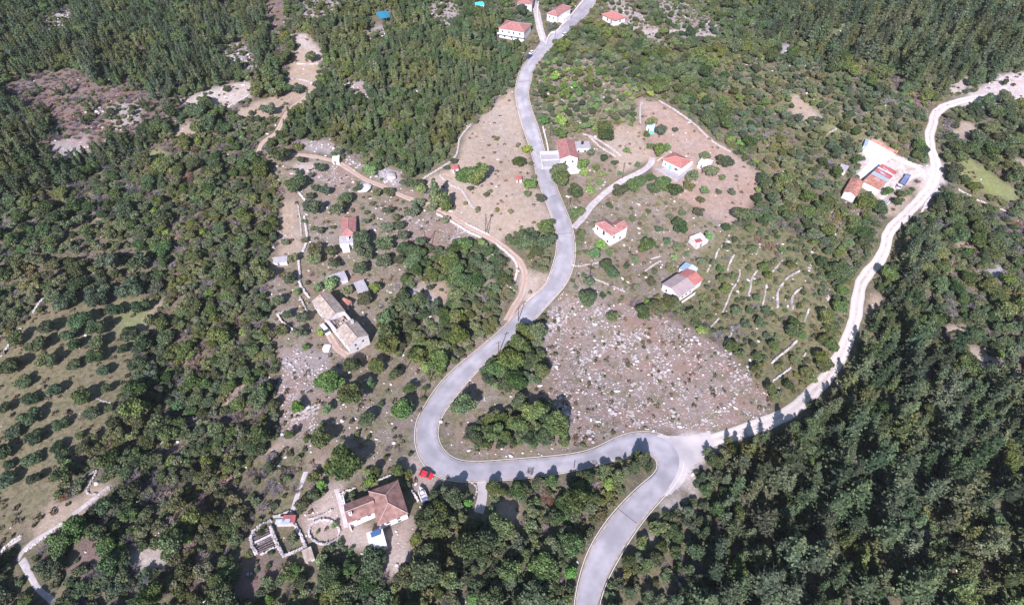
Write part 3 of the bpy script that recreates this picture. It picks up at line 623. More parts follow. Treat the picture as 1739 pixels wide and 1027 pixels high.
# ------------------------------------------------------------------ buildings
DECO = [(820, 1.0)]
def xf(o, p): return o.matrix_world @ Vector(p)
def opening(root, wall, u, z, w, h, L, Wd, m='greywin', name='window', shut=None):
    """window or door let into a wall side: front/back along x, left/right along y"""
    d = .06
    if wall in ('front', 'back'):
        y = -d/2-.003 if wall == 'front' else Wd+d/2+.003; a = MB().box((u, y, z+h/2), (w, d, h)); g = MB().box((u, y+(-.025 if wall == 'front' else .025), z+h/2), (w*.78, d, h*.82)); sh = [MB().box((u+s*(w*.75), y, z+h/2), (w*.46, d*.8, h)) for s in (-1, 1)]
    else:
        x = -d/2-.003 if wall == 'left' else L+d/2+.003; a = MB().box((x, u, z+h/2), (d, w, h)); g = MB().box((x+(-.025 if wall == 'left' else .025), u, z+h/2), (d, w*.78, h*.82)); sh = [MB().box((x, u+s*(w*.75), z+h/2), (d*.8, w*.46, h)) for s in (-1, 1)]
    f = a.build(name, M[m], root); g.build('panel' if name == 'door' else 'pane', M['glass' if name == 'window' else m], f)
    if shut:
        for q in sh: q.build('shutter', M[shut], f)
def place_rect(A, B, C, h):
    z0 = sum(P(*q, h).z for q in (A, B, C))/3
    a, b, c = (PZ(*q, z0+h) for q in (A, B, C)); ex = (b-a).to_2d(); L = ex.length; ex.normalize(); n = Vector((-ex.y, ex.x)); W_ = (c-b).to_2d().dot(n)
    if W_ < 0: n = -n
    return Vector((a.x, a.y, z0)), math.atan2(ex.y, ex.x), L, abs(W_)
def roof_mesh(L, W_, h, rh, kind, o=.35, t=.14, x0=0, y0=0):
    """gable along x / gable along y / hip / flat / shed; closed shell with real eaves"""
    X0, X1, Y0, Y1 = x0-o, x0+L+o, y0-o, y0+W_+o; b = MB(); caps = []
    if kind == 'flat':
        b.bbox(X0+o*.6, X1-o*.6, Y0+o*.6, Y1-o*.6, h, h+.18); return b, caps
    if kind == 'shed':
        vs = [(X0, Y0, h), (X1, Y0, h), (X1, Y1, h+rh), (X0, Y1, h+rh)]; top = [(0, 1, 2, 3)]
    elif kind == 'gx':
        ym = (Y0+Y1)/2; vs = [(X0, Y0, h), (X1, Y0, h), (X1, ym, h+rh), (X0, ym, h+rh), (X1, Y1, h), (X0, Y1, h)]; top = [(0, 1, 2, 3), (3, 2, 4, 5)]; caps = [(3, 2)]
    elif kind == 'gy':
        xm = (X0+X1)/2; vs = [(X0, Y0, h), (xm, Y0, h+rh), (xm, Y1, h+rh), (X0, Y1, h), (X1, Y0, h), (X1, Y1, h)]; top = [(0, 1, 2, 3), (1, 4, 5, 2)]; caps = [(1, 2)]
    else:
        if L >= W_: q = (Y1-Y0)/2; r = [(X0+q*.95, (Y0+Y1)/2, h+rh), (X1-q*.95, (Y0+Y1)/2, h+rh)]; 
        else: q = (X1-X0)/2; r = [((X0+X1)/2, Y0+q*.95, h+rh), ((X0+X1)/2, Y1-q*.95, h+rh)]
        vs = [(X0, Y0, h), (X1, Y0, h), (X1, Y1, h), (X0, Y1, h)]+r
        if L >= W_: top = [(0, 1, 5, 4), (1, 2, 5), (2, 3, 4, 5), (3, 0, 4)]; caps = [(4, 5), (0, 4), (3, 4), (1, 5), (2, 5)]
        else: top = [(0, 1, 4), (1, 2, 5, 4), (2, 3, 5), (3, 0, 4, 5)]; caps = [(4, 5), (0, 4), (1, 4), (2, 5), (3, 5)]
    n = len(vs); low = [(x, y, z-t) for x, y, z in vs]; fs = list(top)+[tuple(i+n for i in f[::-1]) for f in top]; ed = {}
    for f in top:
        for i in range(len(f)):
            e = (f[i], f[(i+1) % len(f)]); ed[e] = 1
    for (p, q) in list(ed):
        if (q, p) not in ed: fs.append((q, p, p+n, q+n))
    b.add(vs+low, fs); return b, [(vs[p], vs[q]) for p, q in caps]
def block(root, L, W_, h, rh, kind, wall, roof, o=.35, x0=0, y0=0, down=1.6, ridge=True, wname='wall'):
    b = MB(); b.bbox(x0, x0+L, y0, y0+W_, -down, h-.02)
    if kind == 'gx': b.add([(x0, y0, h-.03), (x0, y0+W_, h-.03), (x0, y0+W_/2, h+rh*.86), (x0+L, y0, h-.03), (x0+L, y0+W_, h-.03), (x0+L, y0+W_/2, h+rh*.86)], [(0, 2, 1), (3, 4, 5), (0, 3, 5, 2), (1, 2, 5, 4), (0, 1, 4, 3)])
    if kind == 'gy': b.add([(x0, y0, h-.03), (x0+L, y0, h-.03), (x0+L/2, y0, h+rh*.86), (x0, y0+W_, h-.03), (x0+L, y0+W_, h-.03), (x0+L/2, y0+W_, h+rh*.86)], [(0, 1, 2), (3, 5, 4), (0, 2, 5, 3), (1, 4, 5, 2), (0, 3, 4, 1)])
    if kind == 'shed': b.add([(x0, y0+W_, h-.03), (x0+L, y0+W_, h-.03), (x0, y0+W_, h+rh*.86), (x0+L, y0+W_, h+rh*.86), (x0, y0, h-.03), (x0+L, y0, h-.03)], [(0, 2, 3, 1), (0, 4, 2), (1, 3, 5), (2, 4, 5, 3), (0, 1, 5, 4)])
    w = b.build(wname, M[wall], root); rb, caps = roof_mesh(L, W_, h, rh, kind, o, x0=x0, y0=y0); r = rb.build('roof', M[roof], root)
    if caps and ridge:
        c = MB()
        for p, q in caps: c.tube(Vector(p)+Vector((0, 0, .03)), Vector(q)+Vector((0, 0, .03)), .11, n=6)
        c.build('ridge_cap', M['ridge'], r)
    return w, r
def chimney(roof, x, y, z0, z1, m='white', s=.6):
    b = MB(); b.box((x, y, (z0+z1)/2), (s, s, z1-z0)); b.box((x, y, z1+.05), (s+.2, s+.2, .1)); c = b.build('chimney', M[m], roof)
    MB().box((x, y, z1+.11), (s*.5, s*.5, .12)).build('flue', M['glass'], c)
def keep(o, L, W_, x0=0, y0=0, m=1.2):
    bpy.context.view_layer.update() if False else None
    mw = Matrix.Translation(o.location) @ Matrix.Rotation(o.rotation_euler.z, 4, 'Z'); nx_ = max(1, int(L/2)); ny_ = max(1, int(W_/2))
    for i in range(nx_+1):
        for j in range(ny_+1):
            p = mw @ Vector((x0+L*i/nx_, y0+W_*j/ny_, 0)); KEEP.append((p.x, p.y, 1.2+m))
# --- house with solar panel
loc, rz, L, Wd = place_rect((643, 889), (690.5, 870), (667, 820), 3.6)
h1 = thing('house', 'L-shaped white house with brown hipped roof, flat annex and blue solar panel', 'house', loc, rz)
w, r = block(h1, L, Wd, 3.6, 1.9, 'hip', 'white', 'browntile')
for u, z in ((L*.3, 1.9), (L*.68, 1.9), (L*.68, .4), (L*.3, .4)): opening(h1, 'front', u, z, .9, .8, L, Wd)
for u in (Wd*.3, Wd*.7): opening(h1, 'right', u, 1.4, .9, 1.1, L, Wd)
wl = 6.6; ww = 4.4; wy = 3.6
w2, r2 = block(h1, wl, ww, 3.35, 1.1, 'gx', 'white', 'browntile', x0=-wl+.01, y0=wy)
for u in (-wl*.66, -wl*.25): 
    f = MB().box((u, wy-.03, 2.35), (.9, .07, .7)).build('window', M['greywin'], h1); MB().box((u, wy-.06, 2.35), (.7, .07, .55)).build('pane', M['glass'], f)
chimney(r2, -wl+.9, wy+1.2, 3.2, 4.7)
ax = MB().bbox(-3.3, .4, -5.2, -.7, -2.2, 2.5).build('annex', M['white'], h1); MB().bbox(-3.4, .5, -5.3, -.6, 2.5, 2.62).build('annex_roof', M['white'], ax)
sp = MB().box((-1.3, -1.7, 3.05), (2.3, 1.3, .07), R=Matrix.Rotation(.6, 3, 'X')).build('solar_panel', M['panel'], h1)
MB().tube((-2.2, -1.2, 2.6), (-2.2, -1.2, 3.3), .04).tube((-.4, -1.2, 2.6), (-.4, -1.2, 3.3), .04).tube((-2.2, -1.2, 3.3), (-.4, -1.2, 3.3), .04).build('bracket', M['rim'], sp)
MB().tube((.1, -1.0, 2.6), (.1, -1.0, 3.7), .28, n=12).build('water_tank', M['truckblue'], h1)
keep(h1, L, Wd); keep(h1, wl, ww, -wl, wy); keep(h1, 3.7, 5, -3.3, -5.2)
MB().bbox(-wl-.35, -wl-.1, wy-1, wy+ww+4, -1, 1.6).build('garden_wall', M['white'], h1)
def zz(s, ox, oy, *p): return [(ox+a/s, oy+b/s) for a, b in p]
# --- long stone farmhouse
loc, rz, L, Wd = place_rect(*zz(5.705, 440, 440, (515, 405), (865, 840), (1075, 735)), 4.4)
h = thing('farmhouse', 'long stone farmhouse with lichen-grey tiled roofs, its middle roof collapsed', 'farmhouse', loc, rz)
W1 = Wd-.5; U = 10.6; MI = 6.2
w, r = block(h, U, W1-.6, 4.1, 1.35, 'gx', 'dullwhite', 'oldtile', o=.18, x0=0, y0=0)
for u in (2, 5, 8.2): opening(h, 'front', u, 2.4, .7, .9, L, W1)
opening(h, 'front', 6.4, .2, 1, 1.9, L, W1, m='plank', name='door')
b = MB(); b.bbox(U+.02, U+MI-.02, 0, .5, -1.6, 3.9); b.bbox(U+.02, U+MI-.02, W1-1.1, W1-.6, -1.6, 3.5); b.build('broken_wall', M['dullwhite'], h)
rb = random.Random(3); b = MB()
for i in range(26): b.box((U+rb.uniform(.5, MI-.5), rb.uniform(.6, W1-1.2), rb.uniform(1.9, 3.1)), (rb.uniform(1.2, 2.4), rb.uniform(1, 1.8), .12), R=Matrix.Rotation(rb.uniform(-.5, .5), 3, 'X') @ Matrix.Rotation(rb.uniform(-.4, .4), 3, 'Y'))
b.build('collapsed_roof', M['oldtile'], h)
b = MB()
for i in range(7): b.tube((U+.5+i*.8, .4, 3.7), (U+.6+i*.8+rb.uniform(-.5, .5), W1-1.2-rb.uniform(0, 3), 2.6+rb.uniform(0, 1)), .09)
b.bbox(U, U+MI, .3, W1-.9, -.5, 1.6); b.build('rafter', M['plank'], h)
w, r = block(h, L-U-MI, W1, 4.4, 1.5, 'gx', 'dullwhite', 'oldtile', o=.15, x0=U+MI, y0=0); chimney(r, U+MI+1, W1-1.4, 4.4, 6.2, 'dullwhite', .7)
for u, z in ((W1*.32, 2.7), (W1*.7, 2.7), (W1*.36, .6)): opening(h, 'right', u, z, .7, .9, L, W1)
for u in (U+MI+2, U+MI+5.5): opening(h, 'front', u, 2.4, .7, .9, L, W1)
keep(h, L, Wd)
loc, rz, L, Wd = place_rect(*zz(5.705, 440, 440, (775, 425), (850, 460), (880, 410)), 2)
h = thing('shed', 'small white lean-to with rusty red roof behind the stone farmhouse', 'shed', loc, rz); block(h, L, Wd, 2, .4, 'shed', 'dullwhite', 'tinorange', o=.15); keep(h, L, Wd, m=0)
opening(h, 'right', Wd/2, .1, .8, 1.6, L, Wd, m='plank', name='door')
# --- hut
loc, rz, L, Wd = place_rect(*zz(11.41, 540, 340, (450, 690), (700, 665), (625, 320)), 2.6)
h = thing('cottage', 'small cottage with faded red hipped roof and grey lean-to on the olive slope', 'cottage', loc, rz)
block(h, L+.3, Wd, 2.6, 1.1, 'hip', 'dullwhite', 'redtile', o=.2)
w, r = block(h, L+.1, 3.6, 2.0, .45, 'shed', 'dullwhite', 'greyroof', o=.15, x0=-.6, y0=-3.65); chimney(r, 2.6, -2.2, 2, 3.4)
MB().bbox(.2, 2.8, -5.4, -3.68, -1.5, 1.7).build('porch', M['white'], h); opening(h, 'left', Wd*.3, .8, .8, .9, L, Wd); opening(h, 'left', Wd*.6, .1, .9, 1.9, L, Wd, m='turq', name='door'); keep(h, L, Wd+5, 0, -5)
# --- gabled house beside the road
loc, rz, L, Wd = place_rect(*zz(8.556, 900, 200, (450, 590), (695, 580), (610, 340)), 3.2)
h = thing('house', 'white house with red gabled roof facing the paved road and a walled grey terrace', 'house', loc, rz)
block(h, L, Wd, 3.2, 1.5, 'gy', 'white', 'redtile'); 
for u in (2, 5): opening(h, 'front', u, .8, .9, 1.2, L, Wd)
opening(h, 'left', 3, .1, .9, 2, L, Wd, m='turq', name='door')
w, r = block(h, 6.6, 5.2, 2.7, 0, 'flat', 'white', 'greyroof', x0=L+.05, y0=Wd-5.4); MB().tube((L+3.6, Wd-2, 2.9), (L+3.6, Wd-2, 3.9), .55, n=12).build('water_tank', M['rubber'], r)
for u in (L+1.6, L+4.4):
    f = MB().box((u, Wd-5.43, 1.5), (.9, .06, 1.1)).build('window', M['greywin'], h); MB().box((u, Wd-5.46, 1.5), (.7, .06, .9)).build('pane', M['glass'], f)
t = MB().bbox(-7.6, -.02, -1.0, 8.6, -1.5, .12).build('terrace', M['greyroof'], h)
MB().bbox(-7.9, -7.6, -1.2, 8.9, -1.5, 1.0).bbox(-7.6, -.05, 8.6, 8.9, -1.5, 1.1).bbox(-7.6, -.05, 3.6, 3.8, 0, .35).build('terrace_wall', M['white'], t); keep(h, L+14, Wd+1, -7.5, -1)
MB().bbox(.5, 8.5, -5, -.05, -1.5, .06).build('patio', M['dullwhite'], h)
# --- turquoise shutters
loc, rz, L, Wd = place_rect(*zz(8.556, 1080, 200, (400, 605), (655, 725), (775, 625)), 3.2)
h = thing('house', 'white house with bright red hipped roof and turquoise shutters', 'house', loc, rz)
w, r = block(h, L, Wd+.8, 3.2, 1.4, 'hip', 'white', 'freshtile')
opening(h, 'front', 1.3, 1.0, .7, .9, L, Wd, 'turq'); opening(h, 'front', 3.7, .1, .9, 1.9, L, Wd, m='turq', name='door'); opening(h, 'front', 6.5, .9, .9, 1.1, L, Wd, shut='truckblue')
MB().bbox(L+.05, L+.35, -1, Wd+2.5, -1.5, 1.7).bbox(-2.6, L+.3, Wd+2.5, Wd+2.8, -1.5, 1.5).bbox(-3, -2.7, 1, Wd+2.8, -1.5, 1).build('garden_wall', M['white'], h)
MB().prism([(-2.8, -3.8), (L+2, -3.8), (L+2, Wd+2.5), (-2.8, Wd+2.5)], -1.5, .08).build('terrace', M['greyroof'], h); keep(h, L+5, Wd+7, -3, -4)
MB().tube((L*.55, Wd+1.9, .1), (L*.55, Wd+1.9, 1.3), .7, n=12).build('water_tank', M['rubber'], h)
# --- tall white house, two hipped wings
loc, rz, L, Wd = place_rect(*zz(6.043, 990, 350, (130, 180), (295, 300), (450, 215)), 5)
h = thing('house', 'tall white house with two red hipped wings in an L shape', 'house', loc, rz)
block(h, L, 4.6, 5, 1.3, 'hip', 'white', 'redtile', o=.25); block(h, 4.6, Wd+.6-4.3, 4.97, 1.2, 'gy', 'white', 'redtile', o=.22, x0=L-4.65, y0=4.3)
opening(h, 'front', 1.3, 2.9, .8, 1.1, L, Wd); opening(h, 'front', 4.6, 2.6, 1.1, 1.9, L, Wd); opening(h, 'front', 7, .6, .8, 1.0, L, Wd); opening(h, 'right', 1.4, 2.9, .8, 1.1, L, Wd); opening(h, 'right', 5, .6, .8, 1.1, L, Wd)
st = MB()
for k in range(6): st.bbox(-.35-.35*(k+1), -.35*(k+1)+.35-.35, .6, 1.9, -1, 2.4-k*.42)
st.build('stair', M['white'], h); keep(h, L, Wd+1)
# --- barn + blue tin shed
loc, rz, L, Wd = place_rect(*zz(6.043, 990, 350, (820, 800), (990, 925), (1140, 820)), 3)
h = thing('house', 'long low white house with faded mauve gabled roof, its back end bright red', 'house', loc, rz)
block(h, L, Wd, 3, 1.2, 'gy', 'white', 'fadedtile', o=.3); opening(h, 'front', 2, .9, .8, 1, L, Wd); opening(h, 'front', 5, .1, .9, 1.9, L, Wd, m='plank', name='door')
for u in (2, 4, 6): opening(h, 'right', u, 1, .8, .9, L, Wd)
block(h, L-.8, 4.2, 2.96, 1.1, 'gy', 'white', 'freshtile', o=.3, x0=.4, y0=Wd+.62, ridge=False); keep(h, L, Wd+4.5)
MB().bbox(L+1.0, L+1.25, -.5, Wd, -1, .9).build('low_wall', M['white'], h)
loc, rz, L, Wd = place_rect(*zz(6.043, 990, 350, (990, 640), (1110, 706), (1165, 645)), 2.3)
h = thing('shed', 'blue-grey tin shed with shallow gable roof behind the long low house', 'shed', loc, rz); w, r = block(h, L, Wd+.4, 2.3, .5, 'gy', 'white', 'tin', o=.2, ridge=False)
MB().add([(L/2+.02, -.2, 2.84), (L+.24, -.2, 2.34), (L+.24, Wd+.6, 2.34), (L/2+.02, Wd+.6, 2.84)], [(0, 1, 2, 3)]).add([(L/2+.02, -.2, 2.8), (L+.24, -.2, 2.3), (L+.24, Wd+.6, 2.3), (L/2+.02, Wd+.6, 2.8)], [(3, 2, 1, 0)]).build('pale_sheet', M['tinpale'], r); opening(h, 'front', 1.2, .1, .9, 1.8, L, Wd, m='plank', name='door'); keep(h, L, Wd)
# --- compound by the gravel road
loc, rz, L, Wd = place_rect(*zz(6.845, 1410, 220, (560, 690), (770, 490), (600, 420)), 2.4)
h = thing('long_shed', 'long low white shed roofed with red, grey and orange metal sheets', 'shed', loc, rz)
w = MB().bbox(0, L, 0, Wd, -1.8, 2.35).build('wall', M['white'], h)
cols = [('tinorange', .42), ('tin', .14), ('tinred', .2), ('tinpale', .05), ('tinred', .19)]; x = -.3; tot = L+.6; i = 0
for m_, f_ in cols:
    x1 = x+tot*f_; b = MB(); s0 = .05*(i % 2)
    b.add([(x, -.4, 2.4+s0), (x1, -.4, 2.4+s0), (x1, Wd+.4, 3.0+s0), (x, Wd+.4, 3.0+s0), (x, -.4, 2.34+s0), (x1, -.4, 2.34+s0), (x1, Wd+.4, 2.94+s0), (x, Wd+.4, 2.94+s0)], [(0, 1, 2, 3), (7, 6, 5, 4), (0, 4, 5, 1), (1, 5, 6, 2), (2, 6, 7, 3), (3, 7, 4, 0)])
    for k in range(int((x1-x)/.7)):
        b.tube((x+.35+k*.7, -.4, 2.41+s0), (x+.35+k*.7, Wd+.4, 3.01+s0), .04, n=4)
    b.build('roof_sheet', M[m_], h); x = x1; i += 1
for k, (u, v) in enumerate(((.62, .5), (.66, .68), (.82, .35), (.86, .6), (.3, .5))): MB().box((L*u, Wd*v, 2.52+.6*v+.06), (.35, 2.2, .05), R=Matrix.Rotation(math.atan(.6/Wd), 3, 'X')).build('skylight', M['tinpale'], h)
for u in (3, 7, 11): opening(h, 'front', u, .1, 1, 1.9, L, Wd, m='greywin', name='door')
keep(h, L, Wd, m=.4)
loc, rz, L, Wd = place_rect(*zz(6.845, 1410, 220, (300, 770), (385, 615), (262, 548)), 2.6)
h = thing('shed', 'old shed with rust-brown tiled roof among the trees beside the metal-roofed shed', 'shed', loc, rz); block(h, L, Wd, 2.6, .9, 'gx', 'dullwhite', 'tinorange', o=.25, ridge=False); opening(h, 'front', 2, .2, .9, 1.8, L, Wd, m='plank', name='door'); keep(h, L, Wd, m=0)
loc, rz, L, Wd = place_rect(*zz(6.845, 1410, 220, (100, 452), (182, 480), (232, 455)), 2.2)
h = thing('shed', 'small grey flat-roofed shed at the left edge of the white concrete yard', 'shed', loc, rz); block(h, L, Wd+1, 2.2, .25, 'shed', 'dullwhite', 'greyroof', o=.15); opening(h, 'front', 1.3, .1, .8, 1.7, L, Wd, m='plank', name='door'); keep(h, L, Wd, m=0)
loc, rz, L, Wd = place_rect(*zz(6.845, 1410, 220, (388, 190), (425, 200), (455, 125)), 2.0)
h = thing('water_cistern', 'blue-grey roofed cistern at the far corner of the white concrete yard', 'cistern', loc, rz); block(h, L, Wd, 2, .2, 'shed', 'white', 'tin', o=.1); MB().box((L/2, -.04, 1), (.5, .08, 1.4)).build('door', M['greywin'], h); keep(h, L, Wd, m=0)
def slab(name, px, hgt, m, kind='structure'):
    p = [P(*q) for q in px]; z0 = min(q.z for q in p); z1 = max(q.z for q in p); b = MB(); n = len(p)
    vs = [(q.x, q.y, z0-1) for q in p]+[(q.x, q.y, z1+hgt) for q in p]; b.add(vs, [tuple(range(n)), tuple(range(2*n-1, n-1, -1))]+[(i, n+i, n+(i+1) % n, (i+1) % n) for i in range(n)])
    o = b.build(name, m); c = sum((q for q in p), Vector())/n
    for q in p+[c]: KEEP.append((q.x, q.y, 2))
    for i in range(n): 
        q = (p[i]+p[(i+1) % n])/2; KEEP.append((q.x, q.y, 2)); q = (q+c)/2; KEEP.append((q.x, q.y, 2))
    return tag(o, kind=kind)
patch('yard_pavement', zz(6.845, 1410, 220, (400, 120), (470, 135), (600, 205), (760, 290), (690, 340), (560, 440), (430, 520), (350, 575), (290, 545), (400, 440), (470, 360), (380, 270)), M['concrete'], .06)
patch('yard_pavement', zz(6.845, 1410, 220, (620, 340), (760, 300), (1000, 400), (1080, 430), (1060, 500), (900, 520), (780, 600), (560, 790), (500, 760), (600, 690), (780, 500)), M['gravel'], .045)
wlk = thing('yard_wall', 'low rusty parapet wall along the far side of the white concrete yard', 'wall', P(*zz(6.845, 1410, 220, (470, 125))[0]))
pts = [P(*q)-wlk.location for q in zz(6.845, 1410, 220, (470, 122), (600, 195), (770, 290))]; b = MB()
for a_, b_ in zip(pts, pts[1:]): d = b_-a_; b.box(((a_+b_)/2+Vector((0, 0, .4))), (d.length, .3, 1.6), rz=math.atan2(d.y, d.x))
b.build('parapet', M['tinorange'], wlk)
# --- houses at the top
loc, rz, L, Wd = place_rect(*zz(6.69, 820, 0, (185, 320), (465, 365), (510, 270)), 4.6)
h = thing('house', 'large white two-storey house with red hipped roof left of the road fork at the top', 'house', loc, rz); block(h, L, Wd, 4.6, 1.9, 'hip', 'white', 'redtile')
for u in (2, 5.5, 8, 11.5): opening(h, 'front', u, 2.6, .9, 1.2, L, Wd)
for u in (3, 7, 10.5): opening(h, 'front', u, .3, .9, 1.3, L, Wd, 'turq')
MB().bbox(-.5, L+.5, -1.6, -.05, 2.1, 2.25).bbox(-.5, L+.5, -1.62, -1.56, 2.25, 3.1).build('balcony', M['tinpale'], h); keep(h, L, Wd+1, 0, -2)
loc, rz, L, Wd = place_rect(*zz(6.69, 820, 0, (730, 155), (840, 183), (960, 72)), 4)
h = thing('house', 'white house with red hipped roof inside the fork of the two roads at the top', 'house', loc, rz); block(h, L, Wd, 4, 1.5, 'hip', 'white', 'redtile'); opening(h, 'front', 1.5, 2, .8, 1, L, Wd); opening(h, 'front', 4, 2, .8, 1, L, Wd); opening(h, 'right', 5, 1.5, .8, 1, L, Wd); keep(h, L, Wd)
MB().bbox(L+.05, L+2.5, 3, 11, -2, 1.9).build('porch', M['white'], h)
loc, rz, L, Wd = place_rect(*zz(6.69, 820, 0, (1365, 165), (1500, 230), (1625, 195)), 2.9)
h = thing('house', 'small white house with bright orange-red pyramid roof right of the top road', 'house', loc, rz); block(h, L, Wd, 2.9, 1.9, 'hip', 'white', 'freshtile', o=.6); opening(h, 'front', 4, .9, .9, 1.1, L, Wd); opening(h, 'right', 4, .9, .9, 1.1, L, Wd); opening(h, 'front', 7, .1, .9, 2, L, Wd, m='plank', name='door'); keep(h, L, Wd)
loc, rz, L, Wd = place_rect((879, 6), (903, 7), (905, -8), 4)
h = thing('house', 'pale house cut by the top edge of the photo beside the narrow side road', 'house', loc, rz); block(h, L, Wd, 4, 1.4, 'hip', 'dullwhite', 'redtile'); opening(h, 'front', 2, 2, .8, 1, L, Wd); opening(h, 'front', 5, 2, .8, 1, L, Wd); keep(h, L, Wd)
loc, rz, L, Wd = place_rect(*zz(6.69, 600, 0, (260, 150), (315, 215), (425, 185)), 3)
h = thing('shelter', 'open shelter with a bright blue sheet roof among trees at the top', 'shelter', loc, rz); b = MB()
MB().bbox(-.3, L+.3, -.3, Wd+.3, 3, 3.12).add([(-.35, -.35, 3.14), (L+.35, -.35, 3.14), (L+.35, Wd/2, 3.4), (-.35, Wd/2, 3.4), (L+.35, Wd+.35, 3.14), (-.35, Wd+.35, 3.14)], [(0, 1, 2, 3), (3, 2, 4, 5), (0, 3, 5), (1, 4, 2)]).build('roof', M['blueroof'], h)
for x in (0, L):
    for y in (0, Wd/2, Wd): MB().tube((x, y, -1), (x, y, 3.0), .09).build('post', M['plank'], h)
keep(h, L, Wd, m=1.6)
for k in range(1, 5): q = h.location+Vector((0, -k*2.2, 0)); KEEP.append((q.x+3, q.y, 3))
def small_shed(px, py, w, d, hh, wall, roof, label, rz=.3, cat='shed', name='shed', kind='shed'):
    p = P(px, py); h = thing(name, label, cat, p, rz); b = MB(); block(h, w, d, hh, .35, kind, wall, roof, o=.15, x0=-w/2, y0=-d/2, down=1, ridge=False)
    MB().box((-w*.15, -d/2-.03, hh*.42), (.75, .05, hh*.8)).build('door', M['plank'], h); KEEP.append((p.x, p.y, max(w, d)*.6+.8)); return h
small_shed(815, 14, 4.5, 4, 2.2, 'white', 'cyan', 'small white shed with a cyan roof left of the top houses')
small_shed(1104, 220, 3.2, 4.6, 2.0, 'white', 'tinpale', 'narrow pale-roofed shed beside the footpath above the turquoise-shuttered house', -.3)
MB_ = P(1106, 226); o = MB().box((0, 0, .5), (1.9, 1.5, 1)).box((0, 0, 1.04), (2.1, 1.7, .08)).build('water_trough', M['cyan'], None, MB_, -.3); tag(o, 'cyan water tank in front of the narrow pale-roofed shed', 'water tank'); KEEP.append((MB_.x, MB_.y, 2))
small_shed(1196, 283, 4.6, 4.4, 2.1, 'white', 'concrete', 'white flat-topped shed right of the turquoise-shuttered house', -.6)
small_shed(773, 290, 2.6, 2.2, 1.7, 'dullwhite', 'tinred', 'tiny red-roofed hut beside the round green trees in the dry field', .3)
small_shed(881, 308, 2.2, 2, 1.6, 'dullwhite', 'tinred', 'tiny red-roofed box beside the junk heap in the dry field', .2)
small_shed(575, 478, 6, 4, 1.8, 'dullwhite', 'greyroof', 'low shed with pale grey roof above the farmhouse', .5)
small_shed(616, 495, 3.4, 6.5, 1.9, 'dullwhite', 'greyroof', 'narrow slab-roofed outhouse above the farmhouse, right of the low grey-roofed shed', .5)
small_shed(478, 446, 4.6, 2.6, 1.4, 'white', 'greyroof', 'low white animal shed left of the dry-stone lane', .15)
small_shed(572, 276, 2.6, 2.6, 1.9, 'white', 'white', 'little white hut just below the red-earth track', .1)
small_shed(526, 945, 2.0, 2.8, 1.5, 'dullwhite', 'oldtile', 'little slab-roofed outhouse below the ruined stone pens', .5)
small_shed(1185, 412, 5.2, 4.4, 1.9, 'dullwhite', 'dullwhite', 'small roofless-looking white hut with a red sheet on top', .5)
p_ = P(1186, 409, 2.3, drop=False); tag(MB().box((0, 0, .12), (2.6, 1.8, .07), rz=.3).build('red_sheet', M['redtarp'], None, p_), 'red sheet laid on the small white hut right of the L-shaped house', 'sheet')
# --- vehicles
def car(px, py, ang, paint, label, L=4.0, W_=1.75, cat='car', van=False):
    p = P(px, py, .8); c = thing('van' if van else 'parked_car', label, cat, p, ang); hh = 1.9 if van else 1.45; hw = W_/2
    st = [(-L/2, .45, .62, hw*.86), (-L/2+.12, .32, .86, hw*.96), (-L*.25, .28, .93, hw), (L*.1, .28, .92, hw), (L*.3, .28, .86, hw*.98), (L/2-.12, .32, .7, hw*.9), (L/2, .45, .6, hw*.78)]
    V = []; 
    for x, z0, z1, w in st: V += [(x, -w*.9, z0), (x, -w, (z0+z1)/2), (x, -w*.92, z1), (x, 0, z1+.05), (x, w*.92, z1), (x, w, (z0+z1)/2), (x, w*.9, z0)]
    Fs = [(i*7+j, i*7+(j+1) % 7, (i+1)*7+(j+1) % 7, (i+1)*7+j) for i in range(len(st)-1) for j in range(7)]+[tuple(range(7))[::-1], tuple(range(42, 49))]
    body = MB().add(V, Fs).build('body', M[paint], c)
    x0, x1, x2, x3 = (-L*.46, -L*.42, L*.2, L*.34) if van else (-L*.44, -L*.3, L*.06, L*.24)
    g = [(x0, -hw*.86, .88), (x3, -hw*.86, .88), (x3, hw*.86, .88), (x0, hw*.86, .88), (x1, -hw*.7, hh-.06), (x2, -hw*.7, hh-.06), (x2, hw*.7, hh-.06), (x1, hw*.7, hh-.06)]
    MB().add(g, [(0, 3, 2, 1), (4, 5, 6, 7), (0, 1, 5, 4), (1, 2, 6, 5), (2, 3, 7, 6), (3, 0, 4, 7)]).build('windows', M['glass'], c)
    MB().add([(x1-.05, -hw*.74, hh-.07), (x2+.05, -hw*.74, hh-.07), (x2+.05, hw*.74, hh-.07), (x1-.05, hw*.74, hh-.07), (x1, -hw*.66, hh), (x2, -hw*.66, hh), (x2, hw*.66, hh), (x1, hw*.66, hh)], [(0, 3, 2, 1), (4, 5, 6, 7), (0, 1, 5, 4), (1, 2, 6, 5), (2, 3, 7, 6), (3, 0, 4, 7)]).build('roof', M[paint], c)
    for sx in (-1, 1):
        for sy in (-1, 1):
            w = MB().tube((sx*L*.31, sy*(hw-.2), .32), (sx*L*.31, sy*(hw+.02), .32), .32, n=14).build('wheel', M['rubber'], c); MB().tube((sx*L*.31, sy*(hw+.0), .32), (sx*L*.31, sy*(hw+.04), .32), .19, n=10).build('rim', M['rim'], w)
        MB().box((L/2-.05, sx*hw*.6, .62), (.12, .34, .16)).build('headlight', M['lamp'], c); MB().box((-L/2+.03, sx*hw*.68, .7), (.1, .26, .18)).build('tail_light', M['redlamp'], c)
        MB().box((L*.2, sx*(hw+.1), .95), (.14, .2, .13)).build('mirror', M[paint], c)
    KEEP.append((p.x, p.y, 3)); return c
